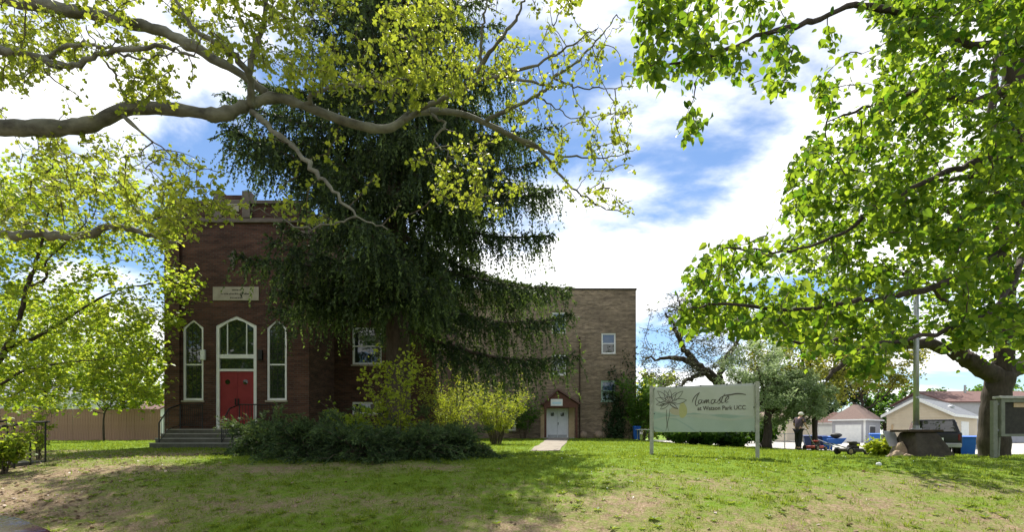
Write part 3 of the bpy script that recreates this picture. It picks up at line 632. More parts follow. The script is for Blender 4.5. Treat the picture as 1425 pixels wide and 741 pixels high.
def build_beige_garage():
    d0 = 38.0; X0 = PX(1234, d0); w = 3.62; zb = G(X0, d0 - 1) - .02; dep = 10.0
    ze, zp = PZ(576.5, 36.6) - zb, PZ(556, 36.6) - zb; xm = w / 2
    g = thing('garage', 'beige sided garage with grey shingle roof and front gable', 'garage', (X0, d0, zb), GR)
    MB().prism([(0, 0), (w, 0), (w, ze), (xm, zp), (0, ze)], 0, dep).build('wall', 'siding', g, local=True)
    gable_boards(g, 0, w, .02, ze, zp, -.001, 'siding', .2, True)
    sl = (zp - ze) / xm
    for sg in (-1, 1):
        x2 = xm + sg * (xm + .3); z2 = ze - .3 * sl
        MB().prism([(x2, z2 + .004), (xm, zp + .004), (xm, zp + .10), (x2, z2 + .10)], -.25, dep + .2 - (.01 if sg < 0 else 0)).build('roof', 'roof_grey', g, local=True)
        MB().prism([(x2, z2 - .09), (xm, zp - .09), (xm, zp + .12), (x2, z2 + .12)], -.29 - (.002 if sg > 0 else 0), -.253).build('barge_board', 'white', g, local=True)
    MB().box(w + .28, w + .315, -.25, dep + .2, ze - .3 * sl - .08, ze - .3 * sl + .105).build('fascia', 'white', g, local=True)
    panel_door(g, .42, 2.0, .02, 1.62, -.06, 'siding', 4, 3)
    for xx in (.30, 2.0): MB().box(xx, xx + .12, -.10, -.046, 0, 1.75).build('door_trim', 'tan_wood', g, local=True)
    side_door(g, w + .004, 3.6, 6.4, .02, 2.0, 'white', 8)
    MB().box(w + .003, w + .04, 1.9, 2.05, .0, 1.9).build('drain_pipe', 'rust', g, local=True)
    MB().lathe((w * .78, 5.0, ze + sl * w * .22 + .08), [(.22, 0), (.22, .12), (.10, .2)], 10).build('roof_vent', 'galv', g, local=True)
build_beige_garage()
def hip_garage(label, px, d0, w, dep, ze, zp, wall, roof):
    X0 = PX(px, d0); zb = G(X0, d0) - .02; g = thing('garage', label, 'garage', (X0, d0, zb), GR)
    ze -= zb; zp -= zb
    MB().box(0, w, 0, dep, 0, ze).build('wall', wall, g, local=True)
    o = .3; xm, ym = w / 2, dep / 2; ry = max(0, (dep - w) / 2)
    vs_ = [(-o, -o, ze), (w + o, -o, ze), (w + o, dep + o, ze), (-o, dep + o, ze), (xm, ym - ry - .05, zp), (xm, ym + ry + .05, zp)]
    vs_ = vs_ + [(v[0], v[1], v[2] + .09) for v in vs_]
    MB().add(vs_, [(6, 7, 10), (7, 8, 11, 10), (8, 9, 11), (9, 6, 10, 11), (0, 3, 2, 1), (0, 1, 7, 6), (1, 2, 8, 7), (2, 3, 9, 8), (3, 0, 6, 9)]).build('roof', roof, g, local=True)
    MB().box(-o - .02, w + o + .02, -o - .05, -o - .003, ze - .08, ze + .08).build('fascia', 'white', g, local=True)
    MB().box(w + o + .003, w + o + .05, -o - .05, dep + o, ze - .08, ze + .08).build('fascia', 'white', g, local=True)
    panel_door(g, .35, w - .35, .02, 2.1, -.02, 'white', 4, 4)
    MB().box(w - .14, w + .06, -.06, -.003, 0, ze).build('corner_trim', 'white', g, local=True)
    f = MB().box(w + .003, w + .05, 1.4, 3.6, 1.0, 2.0).build('window', 'white', g, local=True); MB().box(w + .052, w + .06, 1.5, 3.5, 1.1, 1.9).build('pane', 'glass_dark', f, local=True)
    return g
g2 = hip_garage('white door garage with brown hip roof beside the bins', 1158, 60.0, 3.3, 5.5, PZ(585, 58), PZ(567, 58) + .3, 'siding_grey', 'roof_brown')
g3 = hip_garage('small far garage with reddish roof beside the gold maple trunk', 1136, 74.0, 3.4, 6, PZ(590, 74), PZ(575, 74), 'siding_white', 'roof_red')
def house(name, label, xl, xr, y, dep, zb, ze, zp, wall, roof, wins=(), ridge='x'):
    h = thing(name, label, 'house', ((xl + xr) / 2, y + dep / 2, zb))
    o = .35; xm, ym = (xl + xr) / 2, y + dep / 2
    if ridge == 'x':
        MB().prism_x([(y, zb), (y + dep, zb), (y + dep, ze), (ym, zp), (y, ze)], xl, xr).build('wall', wall, h)
        MB().prism_x([(y - o, ze - .1), (ym, zp + .02), (y + dep + o, ze - .1), (y + dep + o, ze + .05), (ym, zp + .17), (y - o, ze + .05)], xl - o, xr + o).build('roof', roof, h)
    else:
        MB().prism([(xl, zb), (xr, zb), (xr, ze), (xm, zp), (xl, ze)], y, y + dep).build('wall', wall, h)
        MB().prism([(xl - o, ze - .1), (xm, zp + .02), (xr + o, ze - .1), (xr + o, ze + .05), (xm, zp + .17), (xl - o, ze + .05)], y - o, y + dep + o).build('roof', roof, h)
    for w in wins: window(h, *w, y - .14, 0, .08, (), (.5,), sill=False)
    return h
yh = 58.0
house('house', 'house with red brown shingle roof behind the beige garage', PX(1318, yh), PX(1318, yh) + 12, yh, 8, -.4, PZ(560, yh), PZ(543, yh), 'siding_grey', 'roof_red', [(PX(1335, yh), PX(1350, yh), 1.2, 2.4)])
MB_ = [o for o in bpy.data.objects if o.name.startswith('house')][0]
MB().tube([(PX(1345, yh + 3), yh + 3.2, 5.0), (PX(1345, yh + 3), yh + 3.2, 6.4)], .12, 8).build('vent_pipe', 'galv', MB_)
yl = 41.0
house('house', 'pale grey house with dark trimmed window behind the cedar fence', PX(-95, yl), PX(88, yl), yl, 8, 0, PZ(556, yl), PZ(530, yl), 'siding_white', 'roof_grey', [(PX(40, yl), PX(60, yl), PZ(577, yl), PZ(566, yl))])
house('house', 'low house with reddish roof behind the cedar fence', PX(128, yl + 6), PX(205, yl + 6), yl + 6, 7, 0, PZ(577, yl + 6), PZ(558, yl + 6), 'siding_white', 'roof_red', [(PX(150, yl + 6), PX(160, yl + 6), 1.0, 2.1)])
house('house', 'tall beige house glimpsed between the trees beyond the chain link fence', PX(1095, 62), PX(1130, 62), 62, 8, -.3, PZ(578, 62), PZ(565, 62), 'siding', 'roof_brown', [(PX(1108, 62), PX(1116, 62), .9, 2.0)], 'y')

# ------------------------------------------------------------------ wooden fence with single boards
def build_fence():
    y = 30.0; xa, xb = PX(-110, y), PX(225, y)
    f = thing('wooden_fence', 'tall cedar board fence left of the brick church', 'fence', ((xa + xb) / 2, y, G(-25, y)))
    w = .145; n = int((xb - xa) / (w + .006)); me = None
    for i in range(n):
        h = 1.86 + random.uniform(-.012, .012)
        if me is None:
            o = MB().prism([(0, 0), (w, 0), (w, 1.83), (w - .03, 1.86), (.03, 1.86), (0, 1.83)], -.01, .01).build('board', 'fence', None); me = o
        else:
            o = me.copy(); C.objects.link(o)
        x = xa + i * (w + .006); o.parent = f
        o.location = (x - f.location.x, random.uniform(-.006, .006), G(x, y) - f.location.z + random.uniform(-.02, .02)); o.rotation_euler = (0, random.uniform(-.006, .006), 0)
    for z in (.35, 1.5): MB().box(xa, xb, y + .012, y + .055, z, z + .09).build('rail', 'fence', f)
    x = xa
    while x < xb: MB().box(x, x + .1, y + .058, y + .155, -.2, 1.8).build('post', 'fence', f); x += 2.4
build_fence()

# ================================================================== VEGETATION
LEAF_T = {   # leaf outlines: (along, across, lift) and two four-cornered halves
    'heart': (np.array([(0, 0, 0), (.5, 0, 0), (1.06, 0, -.10), (.0, .27, .06), (.34, .46, .12), (.76, .25, .04), (.0, -.27, .06), (.34, -.46, .12), (.76, -.25, .04)]), np.array([(0, 1, 4, 3), (1, 2, 5, 4), (0, 6, 7, 1), (1, 7, 8, 2)])),
    'lobed': (np.array([(0, 0, 0), (.45, 0, -.02), (1.05, 0, -.10), (.18, .50, .10), (.42, .24, .05), (.70, .40, .05), (.18, -.50, .10), (.42, -.24, .05), (.70, -.40, .05)]), np.array([(0, 1, 4, 3), (1, 2, 5, 4), (0, 6, 7, 1), (1, 7, 8, 2)])),
    'narrow': (np.array([(0, 0, 0), (.3, .14, .03), (.65, .13, .03), (1, 0, -.1), (.65, -.13, .03), (.3, -.14, .03)]), np.array([(0, 3, 2, 1), (0, 5, 4, 3)])),
}
def leaf_frames(n, up=0.6, droop=0.35):
    a = RNG.uniform(0, 2 * math.pi, n)
    A = norm(np.stack([np.cos(a), np.sin(a), -droop + RNG.normal(0, .45, n)], 1))
    Nn = norm(np.stack([RNG.normal(0, 1 - up, n), RNG.normal(0, 1 - up, n), np.ones(n) * up + RNG.normal(0, .15, n)], 1))
    B = norm(np.cross(Nn, A)); Nn = np.cross(A, B)
    return A, B, Nn
def leaf_arrays(c, s, shape='heart', up=0.6, droop=.35):
    T, Fq = LEAF_T[shape]; n = len(c); A, B, Nn = leaf_frames(n, up, droop)
    V = c[:, None, :] + s[:, None, None] * (T[None, :, 0:1] * A[:, None, :] + T[None, :, 1:2] * B[:, None, :] + T[None, :, 2:3] * Nn[:, None, :])
    return V, A, B, Nn
def add_leaves(parent, c, s, mat, shape='heart', up=.6, droop=.35, singles=0, mat_single=None, name='crown', var=None):
    """singles: that many of the leaves that show largest become leaf objects of their own"""
    c = np.asarray(c, float); s = np.asarray(s, float); n = len(c)
    V, A, B, Nn = leaf_arrays(c, s, shape, up, droop); T, Fq = LEAF_T[shape]
    keep = np.ones(n, bool)
    if singles:
        px = CX + F * c[:, 0] / c[:, 1]; py = HY - F * (c[:, 2] - CZ) / c[:, 1]
        vis = (px > 5) & (px < 1420) & (py > 5) & (py < 735) & (c[:, 1] > 1)
        score = np.where(vis, s / np.maximum(c[:, 1], .5), 0); idx = np.argsort(-score)[:singles]; keep[idx] = False
        me = bpy.data.meshes.new('leaf'); me.from_pydata([tuple(t) for t in T], [], [tuple(int(i) for i in f) for f in Fq]); me.materials.append(M[mat_single])
        off = origin(parent)
        for i in idx:
            o = bpy.data.objects.new('leaf', me); C.objects.link(o); o.parent = parent
            a, b, q, k = A[i], B[i], Nn[i], s[i]
            mw = Matrix(((a[0] * k, b[0] * k, q[0] * k, c[i, 0] - off[0]), (a[1] * k, b[1] * k, q[1] * k, c[i, 1] - off[1]), (a[2] * k, b[2] * k, q[2] * k, c[i, 2] - off[2]), (0, 0, 0, 1)))
            o.matrix_basis = mw
    V = V[keep]; m = len(V); k = len(T)
    Fc = (np.arange(m)[:, None, None] * k + Fq[None]).reshape(-1, 4)
    if var is None: var = np.clip(RNG.normal(.45, .27, n), 0, 1)
    return np_mesh(name, V.reshape(-1, 3), Fc, mat, parent, var=np.repeat(np.asarray(var)[keep], len(Fq)), kind='stuff')
def catmull(pts, k=6):
    pts = np.asarray(pts, float); p = np.vstack([2 * pts[0] - pts[1], pts, 2 * pts[-1] - pts[-2]]); out = []
    for i in range(1, len(p) - 2):
        for t in np.linspace(0, 1, k, endpoint=False):
            a, b, c, d = p[i - 1], p[i], p[i + 1], p[i + 2]
            out.append(.5 * ((2 * b) + (-a + c) * t + (2 * a - 5 * b + 4 * c - d) * t * t + (-a + 3 * b - 3 * c + d) * t ** 3))
    out.append(p[-2]); return np.array(out)
class Tree:
    def __init__(s, name, label, base, bark, cat='tree', group=None):
        s.root = thing(name, label, cat, base, 0, group); s.bark = bark; s.nodes = []; s.tw = MB()
    def limb(s, pts, r0, r1, name='limb', n=9, wob=0.0, nodes=True):
        q = catmull(pts, 6)
        if wob: q[1:-1] += RNG.normal(0, wob, (len(q) - 2, 3))
        kn = RNG.normal(0, .10 if r0 < .2 else .035, len(q)); kn = (kn + np.roll(kn, 1)) / 1.4
        r = np.linspace(r0, r1, len(q)) * (1 + kn + np.where(RNG.random(len(q)) < .08, .18 if r0 < .2 else .04, 0))
        MB().tube(q, list(r), n).build(name, s.bark, s.root, smooth=True, fix=False)
        if nodes: s.nodes += list(q)
        return q
    def grow(s, targets, rmax=.02, curl=.12, sag=.08, k=6, thin=.003, seg=6):
        targets = np.asarray(targets, float); nd = np.array(s.nodes)
        d0 = np.array([np.min(np.sum((nd - t) ** 2, 1)) for t in targets]); order = np.argsort(d0)
        buf = np.zeros((len(nd) + len(targets) * k + 8, 3)); m = len(nd); buf[:m] = nd; ends = []
        for i in order:
            t = targets[i]; dd = np.sum((buf[:m] - t) ** 2, 1); j = int(np.argmin(dd)); p = buf[j]; L = math.sqrt(dd[j])
            mid = (p + t) / 2 + RNG.normal(0, curl * L, 3) + np.array([0, 0, sag * L])
            u = np.linspace(0, 1, k + 1)[:, None]; q = (1 - u) ** 2 * p + 2 * u * (1 - u) * mid + u * u * t
            if k > 3: q[1:-1] += RNG.normal(0, .012 * L, (k - 1, 3))
            s.tw.tube(q, list(np.linspace(min(rmax, .004 + .011 * L), thin, k + 1)), 4, cap=False)
            buf[m:m + k] = q[1:]; m += k; ends.append(q)
        s.nodes = list(buf[:m]); return ends
    def finish(s, mat='twig'):
        if s.tw.v: 
            o = s.tw.build('twigs', mat, s.root, fix=False); o['kind'] = 'stuff'
def along(ends, per, spread, lo=.3, scale=None):
    out = []
    for q in ends:
        L = np.linalg.norm(q[-1] - q[0]); n = max(2, int(per * (0.6 + RNG.random() * .8)))
        u = RNG.uniform(lo, 1.03, n) * (len(q) - 1); i = np.clip(u.astype(int), 0, len(q) - 2); f = (u - i)[:, None]
        out.append(q[i] * (1 - f) + q[i + 1] * f + RNG.normal(0, spread, (n, 3)))
    return np.vstack(out)
def in_poly(x, y, poly):
    x = np.asarray(x); c = np.zeros(x.shape, bool); n = len(poly); j = n - 1
    for i in range(n):
        xi, yi = poly[i]; xj, yj = poly[j]
        c ^= ((yi > y) != (yj > y)) & (x < (xj - xi) * (y - yi) / (yj - yi + 1e-9) + xi); j = i
    return c
def sample(poly, n, d0, d1, clump=0.0, seed=0, cs=70.0):
    """n points whose directions fall inside a photo outline, at distances d0..d1"""
    xs = [p[0] for p in poly]; ys = [p[1] for p in poly]; out = []
    while len(out) < n:
        x = RNG.uniform(min(xs), max(xs), n * 2); y = RNG.uniform(min(ys), max(ys), n * 2); d = RNG.uniform(d0, d1, n * 2)
        k = in_poly(x, y, poly)
        if clump: k &= RNG.random(n * 2) < np.clip((fbm(x / cs + seed, y / cs + seed * 1.7 + d * .25, 3) - .5) * 6 * clump + .5, 0.03, 1)
        out += [P(a, b, c) for a, b, c in zip(x[k], y[k], d[k])]
    return np.array(out[:n])
def pp(*a): return [P(*q) for q in a]

# ---- near plane tree: long mottled limb across the top, thin yellow young leaves
def build_plane():
    t = Tree('plane_tree', 'plane tree with long mottled limb and small yellow green young leaves', (-10.6, 7.0, G(-10.6, 7.0) - .1), 'bark_plane')
    b = np.array([-10.6, 7.0, G(-10.6, 7.0) - .1])
    t.limb([b, b + [.1, 0, 1.5], b + [.0, .1, 3.5], b + [.1, .2, 5.2], b + [.5, .3, 7.5], b + [.3, .4, 10.5]], .42, .16, 'trunk', 14)
    t.limb([b + [.1, .2, 4.9]] + pp((-200, 210, 7.1), (-60, 178, 7), (0, 178, 7), (80, 178, 7), (130, 172, 7), (180, 151, 7), (250, 153, 7), (305, 160, 7), (345, 146, 7.05), (385, 136, 7.1), (430, 150, 7.2), (490, 172, 7.3), (540, 179, 7.4), (580, 157, 7.5), (640, 158, 7.6), (700, 183, 7.8)), .115, .042, 'limb', 14)
    t.limb(pp((698, 183, 7.8), (745, 203, 7.95), (765, 225, 8), (790, 256, 8.1), (830, 285, 8.2), (872, 297, 8.3)), .034, .006, wob=.012)
    t.limb(pp((700, 184, 7.8), (760, 212, 8.1), (810, 219, 8.3), (850, 219, 8.5), (885, 207, 8.6)), .022, .005, wob=.012)
    t.limb(pp((672, 172, 7.7), (700, 155, 7.6), (748, 133, 7.5), (775, 105, 7.3), (800, 88, 7.2), (835, 50, 7.1), (858, 20, 7)), .034, .006, wob=.012)
    t.limb(pp((770, 108, 7.4), (800, 120, 7.3), (840, 122, 7.2), (890, 120, 7.2)), .013, .004, wob=.012)
    t.limb(pp((745, 135, 7.5), (775, 150, 7.7), (800, 165, 7.8), (850, 158, 8)), .012, .004, wob=.012)
    t.limb(pp((690, 105, 7.3), (760, 118, 7.2), (770, 120, 7.2)), .016, .01, wob=.01)
    t.limb(pp((560, 168, 7.45), (610, 140, 7.2), (655, 118, 7), (690, 105, 6.9), (740, 92, 6.7), (790, 66, 6.5), (830, 40, 6.4)), .036, .006, wob=.012)
    t.limb(pp((655, 118, 7), (675, 85, 6.8), (700, 52, 6.6), (722, 18, 6.5), (732, -20, 6.4)), .03, .01, wob=.012)
    t.limb(pp((668, 95, 6.9), (670, 45, 6.7), (678, 0, 6.5), (685, -30, 6.4)), .02, .008, wob=.012)
    t.limb(pp((352, 147, 7.05), (345, 105, 6.8), (315, 70, 6.6), (270, 40, 6.4), (245, 0, 6.3), (235, -40, 6.2)), .05, .018, wob=.015)
    t.limb(pp((345, 105, 6.8), (355, 65, 6.7), (368, 20, 6.6), (372, -40, 6.5)), .045, .022, wob=.012)
    t.limb(pp((350, 155, 7.05), (385, 185, 6.9), (412, 208, 6.8), (440, 240, 6.7), (465, 265, 6.6), (495, 300, 6.5), (540, 320, 6.5)), .042, .008, wob=.02)
    t.limb(pp((495, 300, 6.5), (470, 310, 6.5), (420, 318, 6.4), (380, 300, 6.4), (350, 292, 6.3)), .014, .004, wob=.02)
    t.limb(pp((600, 158, 7.5), (620, 175, 7.4), (605, 195, 7.2), (625, 215, 7.1), (650, 230, 7)), .02, .005, wob=.02)
    t.limb(pp((425, 148, 7.2), (440, 128, 7), (470, 120, 6.8), (520, 115, 6.6), (570, 110, 6.5)), .03, .008, wob=.015)
    t.limb([b + [.3, .3, 6.8]] + pp((-150, -10, 7.4), (-30, -12, 7.2), (30, 2, 7.1), (100, 14, 7), (170, 28, 7), (230, 45, 7), (285, 75, 7), (330, 100, 7), (370, 130, 7.1)), .10, .055, wob=.01)
    t.limb([b + [.1, .1, 5.6]] + pp((-120, 60, 6.4), (0, 70, 6.2), (55, 80, 6.1), (95, 95, 6), (150, 72, 5.9), (230, 66, 5.8), (270, 78, 5.7)), .065, .012, wob=.012)
    t.limb(pp((60, 80, 6.1), (110, 60, 6), (150, 66, 6), (200, 84, 6), (260, 66, 5.9)), .025, .006, wob=.015)
    t.limb(pp((170, 160, 7), (192, 180, 6.9), (213, 198, 6.8)), .028, .012)
    t.limb(pp((180, 152, 7), (165, 110, 6.8), (140, 75, 6.6), (120, 35, 6.5)), .02, .006, wob=.015)
    t.limb([b + [.05, .15, 4.2]] + pp((-90, 318, 8.8), (0, 328, 9), (60, 325, 9), (110, 329, 9), (160, 315, 9), (205, 326, 9), (245, 338, 9)), .11, .03, wob=.02)
    dens = [([(360, -30), (820, -30), (760, 60), (700, 120), (600, 150), (520, 165), (420, 140), (380, 120), (340, 60)], 560, 6.0, 8.2, .8, 1),
            ([(0, -30), (370, -30), (340, 90), (270, 60), (150, 100), (0, 130)], 300, 5.6, 8.0, .6, 2),
            ([(0, 60), (230, 60), (300, 90), (240, 150), (0, 170)], 110, 5.8, 7.6, .8, 3),
            ([(0, 185), (230, 185), (310, 240), (330, 300), (240, 330), (0, 330)], 330, 6.5, 9.2, .6, 4),
            ([(560, 170), (700, 190), (730, 260), (690, 310), (600, 290), (570, 230)], 80, 6.8, 8.4, .9, 5),
            ([(700, 60), (880, 30), (890, 130), (880, 300), (800, 280), (720, 200), (690, 150)], 170, 6.8, 8.6, .4, 6),
            ([(330, 180), (480, 190), (560, 240), (560, 330), (400, 320)], 25, 6.4, 7.4, .9, 7), ([(190, 250), (300, 262), (335, 300), (290, 330), (215, 360)], 55, 7.5, 9.2, .5, 8)]
    tg = np.vstack([sample(p, n, a, c, cl, sd) for p, n, a, c, cl, sd in dens])
    ends = t.grow(tg, .016, .16, .05)
    c = along(ends, 10, .04, .3); pxs = CX + F * c[:, 0] / c[:, 1]; pys = HY - F * (c[:, 2] - CZ) / c[:, 1]
    s = RNG.uniform(.04, .085, len(c)) * np.where(RNG.random(len(c)) < .35, .55, 1)
    add_leaves(t.root, c, s, 'leaf_plane', 'lobed', .35, .5, 300, 'leaf_plane_o')
    t.finish()
build_plane()

# ---- near linden on the right, heart-shaped leaves
def build_linden():
    b = np.array([8.55, 7.9, G(8.55, 7.9) - .1])
    t = Tree('linden_tree', 'linden tree with large heart shaped bright green leaves', b, 'bark')
    t.limb([b, b + [-.15, 0, 1.2], P(1462, 400, 7.8), P(1432, 290, 7.7), P(1416, 200, 7.6), P(1410, 110, 7.5), P(1412, 20, 7.5), P(1420, -120, 7.5)], .24, .10, 'trunk', 12, wob=.012)
    t.limb(pp((1414, 180, 7.6), (1380, 215, 7.2), (1330, 236, 6.9), (1280, 256, 6.6), (1220, 290, 6.4), (1160, 330, 6.2), (1090, 350, 6.1), (1010, 345, 6)), .05, .008, wob=.015)
    t.limb(pp((1425, 230, 7.7), (1380, 240, 7.9), (1310, 250, 8.0), (1240, 250, 8.2), (1160, 235, 8.3), (1100, 250, 8.4)), .05, .008, wob=.015)
    t.limb(pp((1412, 60, 7.5), (1340, 60, 6.9), (1280, 30, 6.4), (1200, 5, 6.1), (1130, 30, 5.8), (1070, 45, 5.6), (1010, 70, 5.5), (950, 85, 5.4), (905, 92, 5.3)), .05, .006, wob=.012)
    t.limb(pp((1412, 20, 7.5), (1330, -20, 7), (1220, -40, 6.6), (1100, -30, 6.4), (1000, -10, 6.2), (930, 5, 6.1)), .05, .006, wob=.012)
    t.limb(pp((1440, 300, 7.7), (1380, 360, 7.0), (1300, 400, 6.5), (1200, 420, 6.2), (1100, 430, 6.0), (1000, 425, 5.9), (930, 435, 5.8)), .055, .007, wob=.015)
    t.limb(pp((1440, 330, 7.7), (1390, 420, 6.4), (1320, 460, 5.8), (1240, 475, 5.4), (1180, 490, 5.2)), .045, .008, wob=.015)
    t.limb(pp((1411, 120, 7.5), (1350, 140, 7), (1270, 130, 6.6), (1200, 150, 6.4), (1150, 170, 6.3)), .045, .007, wob=.015)
    R = [([(893, -30), (1190, -30), (1170, 60), (1100, 120), (1040, 120), (1000, 100), (975, 185), (950, 190), (945, 120), (890, 150), (885, 60)], 88, 5.0, 6.6, .6, 11),
         ([(1160, -30), (1460, -30), (1460, 200), (1180, 180), (1130, 130), (1170, 60)], 300, 5.4, 9.2, .5, 12),
         ([(1140, 150), (1460, 170), (1460, 330), (1110, 330), (1070, 250)], 330, 5.4, 9.4, .45, 13),
         ([(1000, 330), (1100, 320), (1460, 320), (1460, 470), (1300, 470), (1285, 400), (1268, 400), (1250, 475), (1100, 470), (960, 460), (905, 440), (930, 400), (975, 370)], 360, 5.4, 8.6, .5, 14),
         ([(1130, 460), (1245, 455), (1240, 520), (1195, 530), (1180, 490)], 18, 4.9, 6.6, .6, 15), ([(1300, 460), (1460, 460), (1460, 525), (1310, 495)], 20, 5.4, 7, .6, 16), ([(1370, -20), (1465, -20), (1465, 340), (1375, 340)], 95, 5.6, 7.2, .3, 17)]
    tg = np.vstack([sample(p, n, a, c, cl, sd) for p, n, a, c, cl, sd in R])
    ends = t.grow(tg, .014, .13, .06)
    c = along(ends, 18, .062, .2); c[:, 2] -= RNG.uniform(0, .05, len(c))
    c = c[c[:, 1] > 4.6]
    s = RNG.uniform(.05, .105, len(c))
    add_leaves(t.root, c, s, 'leaf_linden', 'heart', .38, .8, 300, 'leaf_linden_o')
    t.finish()
build_linden()

# ---- far linden whose forked trunk stands beside the notice case
def build_far_linden():
    b = P(1384, 630, 16.5); b[2] = G(b[0], b[1]) - .1
    t = Tree('linden_tree', 'broad tree with dark forked trunk behind the notice case', b, 'bark')
    t.limb([b, P(1383, 600, 16.5), P(1386, 555, 16.5), P(1394, 520, 16.5)], .42, .36, 'trunk', 14)
    t.limb(pp((1392, 528, 16.5), (1365, 512, 16.3), (1345, 500, 16.1), (1318, 486, 16.4), (1270, 478, 16.2), (1225, 488, 15), (1180, 500, 14.7), (1150, 530, 14.5)), .30, .05, wob=.03)
    t.limb(pp((1270, 478, 15.4), (1245, 465, 15), (1200, 468, 14.6), (1130, 480, 14.3), (1080, 470, 14)), .10, .02, wob=.03)
    t.limb(pp((1394, 525, 16.5), (1430, 505, 16.7), (1480, 470, 17), (1540, 400, 17.2)), .30, .1, wob=.03)
    t.limb(pp((1394, 522, 16.5), (1402, 440, 16.4), (1395, 330, 16.2), (1380, 200, 16), (1390, 60, 16)), .28, .08, wob=.03)
    t.limb(pp((1398, 360, 16.2), (1330, 300, 15.6), (1240, 260, 15), (1160, 280, 14.6)), .12, .02, wob=.03)
    t.limb(pp((1345, 500, 16.1), (1330, 440, 15.5), (1280, 390, 15), (1200, 370, 14.5), (1120, 380, 14)), .10, .02, wob=.03)
    R = [([(1120, 250), (1220, 160), (1480, 100), (1560, 300), (1560, 500), (1380, 505), (1250, 480), (1120, 500), (1060, 460), (1000, 440), (1090, 350)], 380, 13, 18.5, .6, 21)]
    tg = np.vstack([sample(p, n, a, c, cl, sd) for p, n, a, c, cl, sd in R])
    ends = t.grow(tg, .03, .13, .05)
    c = along(ends, 24, .17, .2); s = RNG.uniform(.09, .16, len(c))
    add_leaves(t.root, c, s, 'leaf_linden', 'heart', .5, .6)
    t.finish()
build_far_linden()

# ---- young maple at the left, yellow-green
def build_left_maple():
    b = P(-70, 640, 15.64); b[2] = G(b[0], b[1]) - .1
    t = Tree('maple_tree', 'leafy young maple with yellow green leaves beside the iron handrail', b, 'bark')
    t.limb([b, P(-60, 600, 15.64), P(-40, 555, 15.64), P(-5, 510, 15.64)], .16, .11, 'trunk', 10)
    t.limb(pp((-5, 510, 15.64), (20, 460, 15.50), (35, 410, 15.37), (48, 370, 15.23), (60, 330, 15.23), (70, 280, 15.23)), .085, .02, wob=.015)
    t.limb(pp((35, 400, 15.37), (62, 390, 14.96), (66, 360, 14.96), (90, 340, 14.82), (120, 310, 14.69)), .04, .012, wob=.015)
    t.limb(pp((-10, 515, 15.64), (20, 480, 15.78), (50, 470, 15.91), (85, 450, 16.05), (150, 410, 16.32), (220, 395, 16.59), (290, 398, 16.86)), .07, .01, wob=.015)
    t.limb(pp((-30, 545, 15.64), (0, 535, 15.50), (40, 515, 15.23), (90, 505, 14.96), (140, 500, 14.69), (200, 490, 14.42)), .045, .008, wob=.015)
    t.limb(pp((-20, 530, 15.64), (-60, 480, 15.64), (-100, 420, 15.50)), .07, .02, wob=.015)
    R = [([(-60, 330), (60, 330), (190, 320), (240, 340), (255, 380), (250, 470), (225, 560), (100, 560), (-60, 560)], 600, 14.0, 18.8, .3, 31),
         ([(-60, 200), (120, 230), (220, 260), (260, 300), (250, 345), (-60, 345)], 400, 14.3, 18.2, .3, 32),
         ([(225, 375), (285, 378), (292, 400), (275, 425), (250, 455), (225, 470)], 26, 15.8, 17.4, .4, 33),
         ([(-40, 540), (230, 540), (200, 575), (-40, 575)], 40, 15.0, 18.2, .5, 34)]
    tg = np.vstack([sample(p, n, a, c, cl, sd, 50) for p, n, a, c, cl, sd in R])
    ends = t.grow(tg, .02, .13, .04)
    c = along(ends, 17, .14, .2); s = RNG.uniform(.075, .15, len(c))
    add_leaves(t.root, c, s, 'leaf_maple', 'lobed', .6, .3, 300, 'leaf_maple_o')
    t.finish()
build_left_maple()

